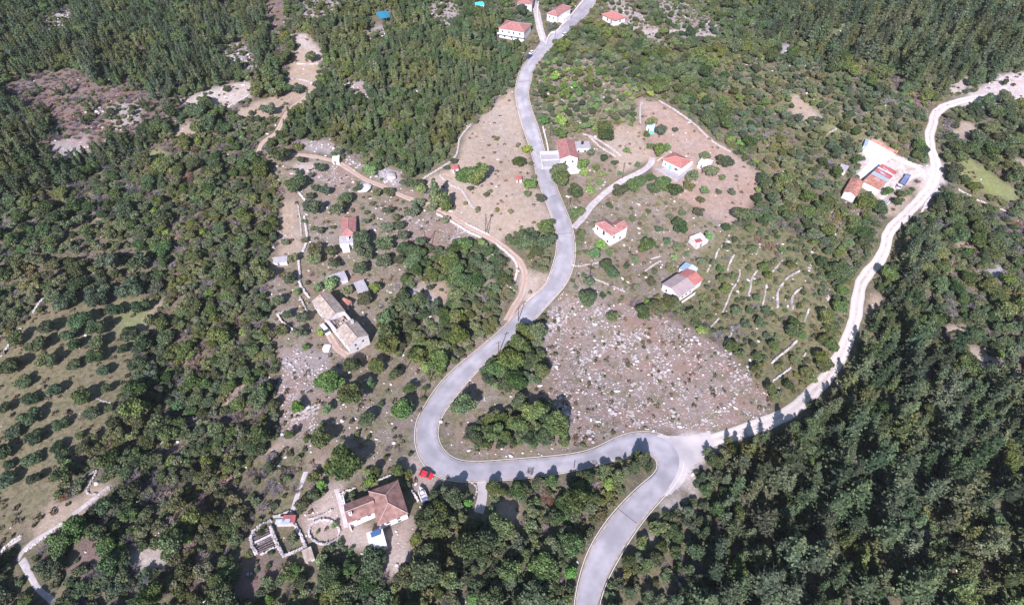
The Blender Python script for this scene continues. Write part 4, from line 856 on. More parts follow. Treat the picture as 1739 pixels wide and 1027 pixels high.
car(724, 805, -.3, 'red', 'red hatchback parked on the outside of the hairpin bend', 4.0)
car(552.5, 559.5, -.85, 'carwhite', 'white van parked beside the long stone farmhouse', 4.7, 1.9, 'van', True)
car(898.6, 95.5, .95, 'carblue', 'dark blue car parked at the left roadside below the top road fork', 4.5)
car(903.8, 88, .95, 'carwhite', 'white car parked just ahead of the dark blue car', 4.2)
car(959.6, 57.5, .85, 'carwhite', 'white car driving on the top road beside the retaining wall', 4.2)
car(1527.5, 315.5, .9, 'carwhite', 'white pickup nose beside the blue-grey truck in the gravel yard', 3.4, 1.7)
p = P(1537, 306, 1); t = thing('flatbed_truck', 'blue-grey flatbed truck parked along the gravel yard edge', 'truck', p, .85)
MB().box((-.7, 0, .95), (4.6, 2, .18)).bbox(-3, 1.6, -1, -.93, 1.04, 1.45).bbox(-3, 1.6, .93, 1, 1.04, 1.45).build('flatbed', M['truckblue'], t); MB().bbox(1.75, 3.4, -.95, .95, .5, 2.1).build('cab', M['truckblue'], t); MB().bbox(3.0, 3.43, -.8, .8, 1.35, 1.95).build('windscreen', M['glass'], t)
for sx in (-2, 2.5):
    for sy in (-1, 1): w = MB().tube((sx, sy*.75, .42), (sx, sy*1.0, .42), .42, n=14).build('wheel', M['rubber'], t); MB().tube((sx, sy*.99, .42), (sx, sy*1.03, .42), .2, n=10).build('rim', M['rim'], w)
KEEP.append((p.x, p.y, 3.5))
# boat on the ground
def boat(px, py, ang, label, L=4.6):
    p = P(px, py, .6); t = thing('motor_boat', label, 'boat', p, ang); st = [(-.5, .86, .1), (-.25, .95, .05), (.1, .92, .03), (.32, .66, .08), (.45, .3, .2), (.5, .04, .42)]; V = []; I_ = []
    for u, w, z in st: V += [(u*L, -w, .95), (u*L, -w*.75, .45), (u*L, 0, z), (u*L, w*.75, .45), (u*L, w, .95), (u*L, w*.8, .98), (u*L, -w*.8, .98)]
    for u, w, z in st: I_ += [(u*L*.92, -w*.8, .97), (u*L*.92, -w*.7, .55), (u*L*.92, w*.7, .55), (u*L*.92, w*.8, .97)]
    MB().add(V, [(i*7+j, (i+1)*7+j, (i+1)*7+j+1, i*7+j+1) for i in range(5) for j in range(4)]+[(0, 1, 2, 3, 4), (28+7, 36, 37, 38, 39)]+[(i*7+4, (i+1)*7+4, (i+1)*7+5, i*7+5) for i in range(5)]+[((i+1)*7, i*7, i*7+6, (i+1)*7+6) for i in range(5)]).build('hull', M['white'], t)
    MB().add(I_, [(i*4+j, i*4+j+1, (i+1)*4+j+1, (i+1)*4+j) for i in range(5) for j in range(3)]).add([(-.5*L*.92, -.69, .97), (-.5*L*.92, .69, .97), (-.5*L*.92, .6, .55), (-.5*L*.92, -.6, .55)], [(0, 1, 2, 3)]).build('deck', M['dullwhite'], t)
    MB().box((.3, 0, 1.05), (.7, 1.0, .5)).build('console', M['white'], t); MB().box((.68, 0, 1.35), (.05, 1.0, .4)).build('windscreen', M['glass'], t); MB().box((-.7, 0, .8), (.5, 1.3, .35)).build('seat', M['dullwhite'], t)
    MB().bbox(-2.55, -1.55, -.75, .75, .9, 1.25).build('stern_cover', M['truckblue'], t); MB().box((-2.6, 0, 1), (.45, .4, .8)).build('outboard_motor', M['rubber'], t); KEEP.append((p.x, p.y, 3)); return t
boat(717.5, 839, 2.05, 'white motor boat with blue stern cover parked behind the house')
# --- poles
def pole(px, base, top, label, struts=0, hgt=8.5, arm=True):
    p = P(*base); q = PZ(*top, p.z+hgt); d = q-p; t = thing('utility_pole', label, 'pole', p)
    if d.xy.length > 1.5: d = Vector((d.x*1.5/d.xy.length, d.y*1.5/d.xy.length, hgt))
    MB().tube((0, 0, -1), d, .15, .1, 8).build('shaft', M['wood'], t)
    if arm: MB().box(d-Vector((0, 0, .5)), (1.5, .1, .12), rz=.4).build('crossarm', M['wood'], t)
    if struts: MB().tube((struts, -.4, -.8), d-Vector((0, 0, 1)), .12, .09, 8).build('brace', M['wood'], t)
for a in ((0, (723, 419), (722, 397), 'dark wooden pole with a leaning brace on the rubble above the grove', 2.2), (0, (824, 397), (825, 363), 'dark wooden pole with a brace beside the red-earth track', 1.2), (0, (715, 681), (726, 641), 'leaning wooden pole left of the climbing paved road', 0),
          (0, (690, 625), (690, 606), 'wooden pole among the trees right of the farmhouse', 0), (0, (1001.5, 482), (1002.5, 451), 'wooden pole above the grove at the top edge of the rubble plot', 0), (0, (1057, 303), (1058, 287), 'short pole beside the grey driveway', 0),
          (0, (967, 349), (970, 317), 'pole with a lamp bracket right of the paved road near the driveway mouth', 0), (0, (934, 229), (935, 209), 'pole at the roadside left of the gabled house', 0), (0, (942, 75), (945, 56), 'pole on the left kerb below the top road fork', 0), (0, (967, 55), (967.5, 44), 'thin pole on the right kerb by the driving white car', 0),
          (0, (880, 545), (881.5, 530), 'short pole on the roadside at the top of the dark grove', 0), (0, (975, 795), (975.5, 788), 'short marker pole on the lower roadside of the level road', 0), (0, (846, 602), (848, 583), 'pole on the right roadside left of the dark grove', 0)): pole(a[0], a[1], a[2], a[3], a[4], 8.5 if a[1][1]-a[2][1] > 14 else 4.5 if a[1][1]-a[2][1] > 8 else 1.6, a[1][1]-a[2][1] > 14)
# --- red and blue sheets on the ruin, solar stuff
p = P(486, 888); t = thing('sheet_pile', 'red and pale blue sheets covering the ruined stone pen', 'sheets', p, .05); MB().box((1.1, .5, 1.6), (3.0, 1.9, .08), R=Matrix.Rotation(.12, 3, 'Y')).build('red_sheet', M['redtarp'], t); MB().box((-.3, -.2, 1.76), (3.6, 1.3, .08), R=Matrix.Rotation(-.08, 3, 'X')).build('blue_sheet', M['blue'], t); MB().bbox(-1.9, 2.3, -.8, 1.2, -.5, 1.45).build('pen_block', M['stone'], t); KEEP.append((p.x, p.y, 3))
p = P(872, 66); 
# --- fallen roof inside the ruined pen
p = P(448, 918); t = thing('fallen_roof', 'rows of fallen dark timbers and slabs inside the left ruined pen', 'roof ruin', p, .5); rq = random.Random(8)
for i in range(9): MB().box((rq.uniform(-.3, .3), -2.6+i*.62, .45+rq.uniform(0, .2)), (3.8, .26, .14), rz=rq.uniform(-.08, .08)).build('timber', M['plank'], t)
MB().box((.2, .3, .8), (4.2, .45, .2)).build('wall_cap', M['paleston'], t)
# --- pipes heap
p = P(1504, 346); t = thing('pipe_stack', 'stack of blue and white pipes on the gravel below the metal-roofed shed', 'pipes', p, .75)
for i in range(5): MB().tube((-2.6, i*.36-.7, .2), (2.6, i*.36-.7+.2, .2), .16, n=8).build('pipe', M['truckblue' if i % 2 else 'white'], t)
KEEP.append((p.x, p.y, 2.5))
# --- stone walls
def stones(pts, w, hgt, seed, size=.55, brk=0):
    r = random.Random(seed); b = MB(); L_ = resample(pts, size*.8)
    for i, (x, y) in enumerate(L_):
        if brk and mnoise.noise((x*.5, y*.5, seed)) > .3: continue
        z = H(x, y); nx_ = max(1, int(round(w/size))); 
        nz = max(1, int(round(hgt/(size*.75))))
        for k in range(nz):
            for j in range(nx_):
                s = size*r.uniform(.8, 1.35); R = Matrix.Rotation(r.uniform(0, 6), 3, 'Z') @ Matrix.Rotation(r.uniform(-.3, .3), 3, 'X')
                c = Vector((x+r.uniform(-.15, .15)+(j-(nx_-1)/2)*size*.7, y+r.uniform(-.15, .15)+(j-(nx_-1)/2)*size*.4, z+k*size*.6+r.uniform(-.05, .15)-.05)); vs = []
                for a in (-1, 1):
                    for bx, by in ((-1, -1), (1, -1), (1, 1), (-1, 1)): vs.append(c+R@Vector((bx*s/2*r.uniform(.7, 1.1), by*s/2*r.uniform(.7, 1.1), a*s/2*r.uniform(.6, .9))))
                b.add(vs, [(3, 2, 1, 0), (4, 5, 6, 7), (0, 1, 5, 4), (1, 2, 6, 5), (2, 3, 7, 6), (3, 0, 4, 7)])
    return b
WL = [  # pixels, width, height, material, description
 ('1238,400 1231,413 1219,426 1215,439', .8, .7, 'p', 'pale dry-stone terrace wall'), ('1246,434 1239,447 1236,459', .9, .7, 'p', 'pale dry-stone terrace wall'), ('1257,455 1254,475 1242,494 1234,514 1227,530', .7, .6, 'p', 'long thin dry-stone terrace wall'),
 ('1285,460 1276,475 1274,490 1272,503', 1.0, .7, 'p', 'pale dry-stone terrace wall'), ('1301,484 1299,501 1294,522', .7, .6, 'p', 'pale dry-stone terrace wall'), ('1328,443 1317,456 1309,466', .8, .6, 'p', 'pale dry-stone terrace wall'),
 ('1356,461 1345,467 1336,473 1325,488 1320,499 1320,522', 1.1, .9, 'p', 'long curved pale dry-stone terrace wall'), ('1360,490 1349,499 1344,511 1346,524', 1.5, .9, 's', 'broad grey curved terrace wall'), ('1374,524 1366,544', 1.3, .7, 's', 'broad grey terrace wall'),
 ('1351,580 1339,593 1319,608 1309,618', 1.5, .9, 's', 'broad grey curved terrace wall'), ('1373,593 1358,614', .6, .6, 'p', 'thin pale terrace wall'), ('1244,552 1242,567 1230,584', .7, .6, 'p', 'thin pale terrace wall'), ('1221,541 1207,555', .5, .5, 'p', 'thin pale terrace wall'),
 ('1408,492 1406,511', .6, .5, 'p', 'thin pale terrace wall'), ('1402,522 1396,537', .5, .5, 'p', 'thin pale terrace wall'), ('1206,451 1201,462', .6, .6, 'p', 'thin pale terrace wall'), ('1343,625 1326,637 1310,649', .8, .7, 's', 'straight grey terrace wall'),
 ('733,345 745,349 756,354 768,360', 1.0, .9, 'p', 'whitish track-side stone wall'), ('742,364 762,374 784,387 801,397 817,404', 1.4, .9, 'p', 'whitish track-side stone wall'), ('791,380 809,389 832,400', .8, .8, 'p', 'whitish track-side stone wall'), ('843,415 861,430 875,444 878,460 874,480', 1.3, .8, 'p', 'whitish track-side stone wall'),
 ('719,304 745,288 764,276 776,262 780,239 788,226 800,212', 1.0, .8, 's', 'tumbled field-edge wall'), ('747,298 764,313 784,323 795,341 805,354', 1.0, .6, 's', 'tumbled field-edge wall'),
 ('504,323 512,333 519,342', 1.1, .9, 'p', 'short white wall'), ('517,368 520,388 522,406 518,420 515,428', 1.0, .9, 'p', 'straight white lane-side wall'), ('506,348 510,372 512,400', .8, .6, 's', 'tumbled grey lane-side wall'),
 ('507,440 509,460 509,480 517,495 525,505', 1.2, .9, 'p', 'broad white lane-side wall'), ('472,535 480,532 493,528', .6, 1.2, 'p', 'thin white yard wall'), ('472,535 479,546 486,552 498,561', .6, 1.2, 'p', 'thin white yard wall'), ('510,505 516,518 522,530', .5, .8, 's', 'broken grey wall'),
 ('577,839 584,856 592,877', .5, 1.0, 'p', 'white rendered wall'), ('642,817 652,812 663,808', .7, .8, 'p', 'short white block wall'), ('699,834 705,842 710,850', .7, .9, 'p', 'short white block wall'), ('579,839 592,833 603,829', .5, .8, 'p', 'low white wall'),
 ('524,882 545,875 566,865', .8, .5, 's', 'low tumbled wall'), ('432,902 444,892 460,885', 1.1, 1.3, 'p', 'thick ruined pen wall'), ('461,896 466,910 472,925 482,944', 1.0, 1.4, 'p', 'thick ruined pen wall'), ('482,944 500,937 519,927 512,910 505,898 500,886 495,873', .9, .9, 's', 'low ruined pen wall'),
 ('432,902 427,915 430,930 436,940', 1.0, 1.2, 's', 'thick ruined pen wall'), ('440,924 452,917 465,911', .8, .9, 'p', 'narrow ruined cross wall'), ('443,942 458,934 472,926', .6, .6, 's', 'low ruined cross wall'), ('466,877 480,874 492,869 500,880', .9, .8, 's', 'rubble back wall'),
 ('482,133 500,135 520,138 533,143', 1.2, 1.0, 'p', 'straight pale terrace-edge wall'), ('505,109 520,110 541,109', 1.0, .9, 'p', 'straight pale terrace-edge wall'), ('387,183 400,176 420,165 428,158', 1.8, 1.0, 'p', 'broken white terrace wall'), ('383,168 397,163', 1.2, .8, 'p', 'broken white terrace wall'), ('325,178 345,168 360,165', 1.0, .6, 'p', 'low pale terrace wall'),
 ('971,440 972,450 985,452 1000,449 1018,446', .8, .6, 's', 'low grey garden wall'), ('1000,470 1030,482 1060,495', .6, .5, 's', 'low grey path-side wall'), ('1118,445 1107,452 1096,460', .6, .5, 's', 'low grey garden wall'), ('1088,175 1087,190 1087,210', .8, .8, 's', 'grey garden-edge wall'), ('1120,172 1150,190 1180,212 1210,240 1240,258', .9, .6, 's', 'long tumbled boundary wall'),
 ('1106,440 1120,436', .5, .5, 's', 'low grey garden wall'), ('990,228 1010,235 1035,250 1055,265', 1.2, .6, 's', 'tumbled stone bank'), ('922,216 928,240 931,256', .6, .8, 'p', 'white roadside wall'), ('1000,232 1020,250 1045,266', .9, .5, 's', 'tumbled stone bank'),
 ('927,75 932,63 936,58 945,55 955,44 968,30 980,15 992,0', .7, 1.6, 'p', 'long white roadside retaining wall'), ('924,72 917,45 913,30 914,5', .6, 1.2, 'p', 'white side-road wall'),
 ('150,808 165,800 148,835 165,838', .8, .5, 's', 'low grey slope wall'), ('160,845 185,830', 1.4, .6, 's', 'broad grey slope wall'), ('45,935 75,912 105,889', 1.0, .7, 'p', 'pale slope-side wall'), ('5,935 20,920 35,910', .9, .7, 'p', 'pale slope-side wall'),
 ('0,605 12,593 25,575 35,560', 1.3, .8, 'p', 'pale orchard-edge wall'), ('58,530 66,518 74,508', 1.2, .8, 'p', 'pale orchard-edge wall'), ('163,675 175,681 188,684', .5, .4, 's', 'thin fallen wall'),
 ('1598,425 1610,428', .7, .5, 'p', 'short pale wall'), ('1627,322 1640,329 1647,332', .7, .7, 'p', 'short pale meadow-edge wall'), ('1659,340 1675,346', .7, .7, 'p', 'short pale meadow-edge wall'), ('1697,355 1712,360', .8, .7, 'p', 'short pale meadow-edge wall'), ('1398,232 1412,224 1420,219', .8, .7, 'p', 'short pale terrace wall'),
 ('1565,360 1572,345 1580,335 1590,322', 1.6, .7, 'p', 'heaped limestone bank'), ('1500,262 1530,272 1555,284 1568,291', 1.2, .9, 'p', 'heaped limestone bank'), ('800,818 810,830 802,850', .4, .4, 's', 'thin driveway edging'), ('1380,190 1395,200', .8, .6, 'p', 'short pale terrace wall'),
]
ring = [(551+26*math.cos(t*.4488), 903+21*math.sin(t*.4488)) for t in range(15)]
WL.append((' '.join(f'{a:.0f},{b:.0f}' for a, b in ring), .7, .8, 's', None))
for i, (s, w, hg, mm, d) in enumerate(WL):
    px = pl(s); b = stones([P(*q) for q in (px if d and 'pen' in d else cr(px, 5))], w*.6, hg*.85, i, .34, .3 if d and 'terrace' in d else 0); o = b.build('stone_wall', M['loose' if not d or 'terrace' in d or 'pen' in d or 'ruin' in d else 'paleston' if mm == 'p' else 'stone']); mid = px[len(px)//2]
    tag(o, None, 'wall', 'dry-stone walls on the hillside')
    if d is None: o['label'] = 'round dry-stone wall ringing the small walled garden'
    else: later(o, mid[0], mid[1], d)
    for q in resample([P(*q) for q in px], 2): KEEP.append((q[0], q[1], .9))
# --- gravel mound and boulders
def boulder_mesh(seed, flat=.62):
    r = np.random.default_rng(seed); v, f = I2; v = v.copy(); o = r.uniform(0, 50, 3)
    d = np.array([mnoise.noise(Vector(q*1.3+o)) for q in v]); v = v*(1+.7*d)[:, None]; v = np.clip(v, -r.uniform(.62, .9, 3), r.uniform(.62, .9, 3))*np.array([1.15, r.uniform(.65, .95), flat]); return v, f
BM = []
for k in range(6): v, f = boulder_mesh(k); BM.append(mesh_np('boulder', v, [f], M['loose']))
BM2 = []
for k in range(3): v, f = boulder_mesh(20+k, .4); BM2.append(mesh_np('boulder', v, [f], M['stone']))
rb = random.Random(5)
def boulder(px, py, rpx, label=None, m=None, desc='pale limestone boulder', grp='pale boulders'):
    p = P(px, py); dep_ = (p.y*CP-(p.z-CH)*SP); R = rpx*dep_/F; me = rb.choice(BM if m is None else m); o = link('boulder', me, None, (p.x, p.y, p.z+R*.1), rb.uniform(0, 6.28), R); tag(o, label, 'boulder', grp)
    if not label: later(o, px, py, desc)
    return o
for s, r_ in (('1165,577 4.5', 0), ('1170,585 4', 0), ('1183,578 7', 0), ('1159,592 5', 0), ('1186,598 3', 0), ('1218,598 5', 0), ('1240,600 5', 0), ('1238,618 4', 0), ('1248,621 5.5', 0), ('1222,617 3.5', 0), ('1269,622 4', 0), ('1241,633 3.5', 0), ('1268,634 3.5', 0), ('1248,646 3.5', 0), ('1191,610 3', 0), ('1169,612 3.5', 0), ('1133,545 3', 0),
              ('1141,560 3.5', 0), ('1129,547 3', 0), ('1170,558 3', 0), ('1078,607 9', 0), ('1245,681 8', 0), ('1040,700 8', 0), ('990,665 6', 0), ('963,672 4', 0), ('948,540 9', 0), ('1010,590 8', 0), ('1145,700 7', 0), ('1110,625 4', 0), ('1085,697 4', 0), ('1182,672 3.5', 0), ('1220,690 3', 0), ('1265,735 5', 0), ('1002,745 7', 0), ('1155,560 3', 0), ('1195,565 3', 0), ('1178,548 3', 0),
              ('487,610 4', 0), ('493,618 5', 0), ('503,612 4', 0), ('505,600 4', 0), ('500,627 4', 0), ('513,630 4', 0), ('520,620 4', 0), ('525,638 4', 0), ('497,640 3.5', 0), ('481,625 3.5', 0), ('512,598 3', 0), ('530,628 3.5', 0), ('535,645 3.5', 0), ('518,650 3.5', 0), ('506,650 3', 0), ('540,632 3', 0), ('522,605 3', 0),
              ('575,265 4', 0), ('600,275 5', 0), ('612,280 5', 0), ('640,300 5', 0), ('652,294 5', 0), ('672,310 4', 0), ('590,272 4', 0), ('606,285 4', 0), ('460,410 4', 0), ('470,402 4', 0), ('476,395 4', 0), ('465,420 4', 0), ('485,400 4', 0), ('630,770 3', 0), ('635,777 3', 0), ('404,963 4', 0), ('1572,352 4', 0), ('1566,358 3', 0), ('1290,415 4', 0), ('1276,430 6', 0), ('1284,427 5', 0), ('1346,474 3', 0), ('1353,447 3', 0), ('1374,455 6', 0), ('165,190 5', 0), ('173,187 5', 0), ('190,200 4', 0), ('232,189 3', 0), ('218,198 3', 0), ('175,217 4', 0), ('145,205 4', 0),
              ('620,162 4', 0), ('608,150 3.5', 0), ('595,152 3.5', 0), ('540,20 4', 0), ('560,15 4', 0), ('1200,38 5', 0), ('1217,46 5', 0), ('1170,36 5', 0), ('1180,32 4', 0), ('1143,20 4', 0), ('1110,40 4', 0), ('410,95 5', 0), ('400,105 5', 0), ('420,100 4', 0), ('100,35 4', 0), ('108,28 4', 0), ('1610,180 4', 0), ('1590,190 4', 0), ('1680,140 4', 0), ('1700,130 4', 0), ('1720,140 4', 0)):
    q, w = s.split(' '); x, y = q.split(','); w = float(w); boulder(float(x), float(y), w*.8 if w < 5.5 else w*.6)
    if w > 3.4: boulder(float(x)+rb.uniform(-6, 6), float(y)+rb.uniform(2, 6), w*rb.uniform(.4, .6)); boulder(float(x)+rb.uniform(-8, 8), float(y)-rb.uniform(2, 6), w*rb.uniform(.4, .6))
for k, (x, y, r_) in enumerate(((703, 500, 8), (715, 505, 8), (727, 511, 6), (200, 712, 12), (207, 700, 9), (665, 300, 12), (1430, 461, 11))): boulder(x, y, r_, m=BM2, desc='broad flat grey rock outcrop', grp='grey rock outcrops')
o = boulder(619, 320, 15, 'rounded white gravel mound beside the red-earth track'); o['category'] = 'gravel mound'; o.name = 'gravel_mound'; del o['group']; o.data = BM[0].copy(); o.data.materials[0] = M['concrete']; o.scale.z *= .4
o = boulder(555, 591, 11, 'spread white lime heap below the farmhouse door'); o['category'] = 'lime heap'; o.name = 'lime_heap'; del o['group']; o.data = BM2[0].copy(); o.data.materials[0] = M['concrete']; o.scale.z *= .4
# ------------------------------------------------------------------ plants one can tell apart: kind, x y radius in pixels
TR = {
'olive': '26,574,14 78,555,15 62,585,16 116,567,13 126,585,11 164,580,14 134,542,18 163,557,15 218,565,16 79,612,15 124,619,12 160,605,14 208,591,10 175,628,11 37,647,14 92,662,12 49,676,14 139,673,16 181,660,9 7,691,12 50,707,17 152,699,14 184,691,9 101,719,13 21,731,15 57,741,15 135,739,8 96,757,13 5,765,15 53,776,15 108,776,13 10,812,16 60,811,12 15,788,9 103,515,15 237,520,15 195,526,14 221,489,22 263,487,15 110,508,17 163,508,17 129,479,17 184,445,20 237,445,19 13,622,17'
 ' 543,282,11 553,324,11 640,326,9 661,324,11 709,342,13 732,352,11 659,355,11 699,359,14 756,372,9 527,334,9 572,355,16 656,385,14 677,384,11 685,401,12 614,408,18 619,429,18 653,413,18 651,445,17 611,458,15 535,423,15 532,439,15 564,429,12 568,447,13 497,438,11 492,473,13 470,510,14 590,494,12 530,351,18 483,410,8 517,408,7 451,466,17 688,518,17 727,521,12 514,539,13 509,563,13 477,560,13 619,510,14 1121,224,12 1198,263,12 1232,271,16 1208,289,14 1175,299,14 1106,205,12 1003,260,9 1044,275,8 1198,322,10 1221,326,6 1244,325,9 1191,339,9 1146,221,6 1187,360,11 1140,368,9 1212,448,8 1191,443,9 1201,488,6 436,155,14 455,185,14 468,158,12 505,150,11 528,97,12 895,330,7 918,337,10 825,332,6 798,321,6 867,360,6 811,356,6 790,345,5',
'oak': '473,260,18 500,308,18 585,334,15 786,298,15 811,300,19 882,274,12 893,413,16 928,411,16 872,410,9 949,289,16 952,302,15 976,324,15 980,360,13 1028,224,16 1074,313,14 1089,303,12 1111,320,14 1128,313,14 1146,321,15 1053,326,13 1104,300,10 1098,418,14 1154,387,14 1112,516,14 1139,510,13 1150,520,12 999,503,17 1091,532,13 1031,452,13 1041,463,12 891,563,19 882,587,20 868,612,22 918,619,13 876,645,20 845,625,17 830,640,14 860,655,14 786,688,22 905,700,20 935,712,16 880,722,16 850,712,14 920,740,12 860,742,12 808,742,14 828,752,11 900,745,12 661,589,19 638,618,16 559,645,23 593,668,24 598,618,16 682,694,21 706,600,19 743,613,21 622,708,16 695,658,12 672,634,12 581,783,32 676,799,12 534,841,11 513,857,14 721,878,20 709,913,10 634,946,24 558,973,20 500,965,12 739,838,12 768,846,18 594,1004,20 545,745,20 836,828,13 854,834,9 1232,490,10 1291,548,10 1349,546,10 1347,563,14 1362,567,10 1315,588,10 1351,610,10 1343,449,10 1297,453,10 1251,528,10 1403,539,14 1433,492,13 1426,520,14 1403,578,13 1413,588,13 1394,606,13 1415,554,13 1379,640,13 1340,655,10 1300,528,8 1285,603,9 1370,630,12 1400,620,13 1508,325,9 1530,330,8 1525,343,9 1620,290,14 1612,268,10 1470,345,15 480,145,14 455,125,18 480,100,12',
'fruit': '627,288,11 714,318,12 895,251,11 899,309,14 990,279,11 1012,284,8 1001,306,7 1018,309,7 1022,297,7 1003,321,10 991,292,9 995,213,10 951,224,14 952,205,13 924,205,10 1119,254,14 1133,250,10 1020,413,12 1010,429,12 561,479,16 540,488,10 636,487,13 656,542,14 722,621,12 627,651,10 556,694,11 506,692,12 545,823,10 622,801,8 629,817,12 794,854,9 504,494,8 1145,434,8 1204,402,9 1039,537,12 568,891,7 539,903,4 596,932,5 944,130,11 975,145,7 984,158,8 1133,410,8 1064,255,7 543,563,9 519,589,7 928,382,17 1192,560,9 1000,135,10 960,160,12 1160,385,8 1420,12,10',
'shrub': '769,351,6 832,324,5 885,385,4 849,389,3 844,356,5 1112,460,7 1107,477,10 1152,418,11 1140,455,11 1035,426,9 1227,300,7 1170,316,11 995,427,8 1183,540,9 1246,468,8 1268,483,7 1290,480,8 1266,550,9 453,986,12 434,967,6 689,825,9 516,375,6 1026,267,9 880,245,5 843,235,5 838,232,4',
'pine': '1090,775,20 1078,790,16 1062,800,14 1104,790,12 1205,760,14 1240,745,14 1300,740,14 1420,660,16 1385,680,16',
'cypress': '1098,770,8 738,331,11 756,339,10 1085,765,8',
'bare': '900,800,8 1403,495,10 1250,560,11 740,565,10 762,528,10 820,505,12 1010,785,6 760,808,5 470,830,14 445,860,14 500,830,12',
'brown': '925,845,14 945,850,14 958,848,12 935,858,12 1290,405,12 1310,418,12'}
DSC = {'olive': 'grey-green olive tree', 'oak': 'dense dark green tree', 'fruit': 'bright yellow-green fruit tree', 'shrub': 'small green shrub', 'pine': 'tall pine tree', 'cypress': 'narrow cypress tree', 'bare': 'leafless grey shrub', 'brown': 'scorched brown shrub'}
HASH = {}
def hadd(x, y, r): HASH.setdefault((int(x//6), int(y//6)), []).append((x, y, r))
def hfree(x, y, r, ov):
    cx, cy = int(x//6), int(y//6)
    for i in range(cx-1, cx+2):
        for j in range(cy-1, cy+2):
            for a, b, q in HASH.get((i, j), ()):
                if (a-x)**2+(b-y)**2 < ((q+r)*ov)**2: return False
    return True
rt = random.Random(11); EX = []
for kd, s in TR.items():
    r0 = PRO[kd][0][2]; h0 = PRO[kd][0][3]
    for q in s.split():
        x, y, r_ = map(float, q.split(',')); b0 = P(x, y); R = r_*(b0.y*CP-(b0.z-CH)*SP)/F; 
        if kd == 'pine': R *= .7
        orc = kd == 'olive' and x < 260 and 475 < y < 830; R *= 1.0 if orc else 1; p = P(x, y, min(.55*h0*R/r0, 6)); o = plant('orchard' if orc else kd, p.x, p.y, R, rt, zst=.9); o['group'] = DSC[kd]+'s on the open slopes'
        ds = ('small ' if R < 1.7 and kd in ('olive', 'oak', 'fruit') else 'large ' if R > 3.6 and kd in ('olive', 'oak') else '')+DSC[kd]
        if kd == 'olive' and x < 260 and 530 < y < 830: ds = 'orchard '+ds; row = int((y-540)//34); EX.append((row, x, o)); 
        else: later(o, x, y, ds)
        hadd(p.x, p.y, R)
rows = {}
for row, x, o in EX: rows.setdefault(row, []).append((x, o))
NTH = ['first', 'second', 'third', 'fourth', 'fifth', 'sixth', 'seventh', 'eighth', 'ninth', 'tenth']
for row, L_ in rows.items():
    L_.sort(key=lambda q: q[0])
    for i, (_, o) in enumerate(L_): o['label'] = f'round olive tree in the grassy orchard, {NTH[min(9, i)]} from the left in the {NTH[min(row, 9)]} row down'
settle(); PEND.clear()
# ------------------------------------------------------------------ woods and scrub
VEG = {  # kind: weight, rmin, rmax ; fill, candidate rejection
 'maquis': ({'oak': (.3, 1.4, 3.6), 'shrub': (.42, 1.0, 2.0), 'olive': (.14, 1.4, 2.4), 'bare': (.27, 1.2, 2.6), 'brown': (.015, 1, 1.8), 'fruit': (.03, 1, 1.8)}, .47, 1),
 'maquisgreen': ({'oak': (.42, 1.3, 3.8), 'shrub': (.36, 1.1, 2.2), 'olive': (.1, 1.4, 2.3), 'bare': (.05, 1, 1.8), 'fruit': (.04, 1.1, 1.8)}, .48, 1),
 'darkwood': ({'pine': (.34, 1.8, 3.0), 'oak': (.26, 1.8, 3.2), 'cypress': (.14, .9, 1.4), 'shrub': (.12, 1, 2), 'bare': (.24, 1.4, 2.8), 'brown': (.03, 1.2, 2)}, .5, .98),
 'terracescrub': ({'shrub': (.72, .6, 1.5), 'oak': (.15, 1.2, 2.0), 'bare': (.13, .7, 1.3)}, .8, .7),
 'brush': ({'shrub': (.45, .35, .75), 'bare': (.55, .4, .9)}, 1, .16),
 'cypwood': ({'cypress': (.13, .9, 1.4), 'oak': (.45, 1.4, 2.6), 'shrub': (.22, 1, 1.9), 'bare': (.05, 1, 1.8), 'olive': (.09, 1.4, 2)}, .5, 1),
 'pinewood': ({'pine': (.56, 2.0, 4.8), 'oak': (.18, 1.8, 3.2), 'shrub': (.14, 1, 2), 'bare': (.05, 1, 2), 'cypress': (.07, .9, 1.5)}, .6, .95),
 'openwood': ({'olive': (.4, 1.6, 2.6), 'oak': (.2, 1.5, 2.5), 'shrub': (.25, .9, 1.7), 'bare': (.15, 1, 1.9)}, .72, .75),
 'olivewood': ({'olive': (.6, 2.0, 3.0), 'oak': (.15, 1.8, 2.8), 'shrub': (.15, 1, 1.8), 'bare': (.1, 1, 1.8)}, .78, .85),
 'mixlow': ({'oak': (.3, 1.6, 2.8), 'shrub': (.4, .9, 2.0), 'olive': (.15, 1.4, 2.2), 'pine': (.08, 1.6, 2.2), 'bare': (.07, 1, 1.7)}, .68, .85),
 'openscrub': ({'shrub': (.5, .6, 1.3), 'olive': (.3, 1.4, 2.3), 'bare': (.1, .8, 1.4), 'oak': (.1, 1.4, 2)}, 1.15, .2),
 'garden': ({'oak': (.3, 1.4, 2.4), 'fruit': (.3, 1.1, 1.9), 'olive': (.2, 1.3, 2.2), 'shrub': (.2, .7, 1.4)}, .8, .7),
 'sparse': ({'shrub': (.7, .5, 1.1), 'bare': (.2, .8, 1.4), 'oak': (.1, 1.2, 1.8)}, 1.2, .16),
 'deadish': ({'bare': (.55, 1, 2.4), 'shrub': (.2, .6, 1.5), 'pine': (.17, 1.5, 2.6), 'brown': (.08, .8, 1.6)}, .8, .7)}
N = 300000
cx = RNG.uniform(-520, 520, N); cy = RNG.uniform(12, 600, N); cz = Hn(cx, cy); qx, qy, qd = proj(cx, cy, cz)
ok = (qx > -230) & (qx < 1970) & (qy > -330) & (qy < 1330); cx, cy, qx, qy, qd = [a_[ok] for a_ in (cx, cy, qx, qy, qd)]
vz = lookup(qx+3*vnoise(cx, cy, 2), qy+3*vnoise(cx, cy, 8), 1)
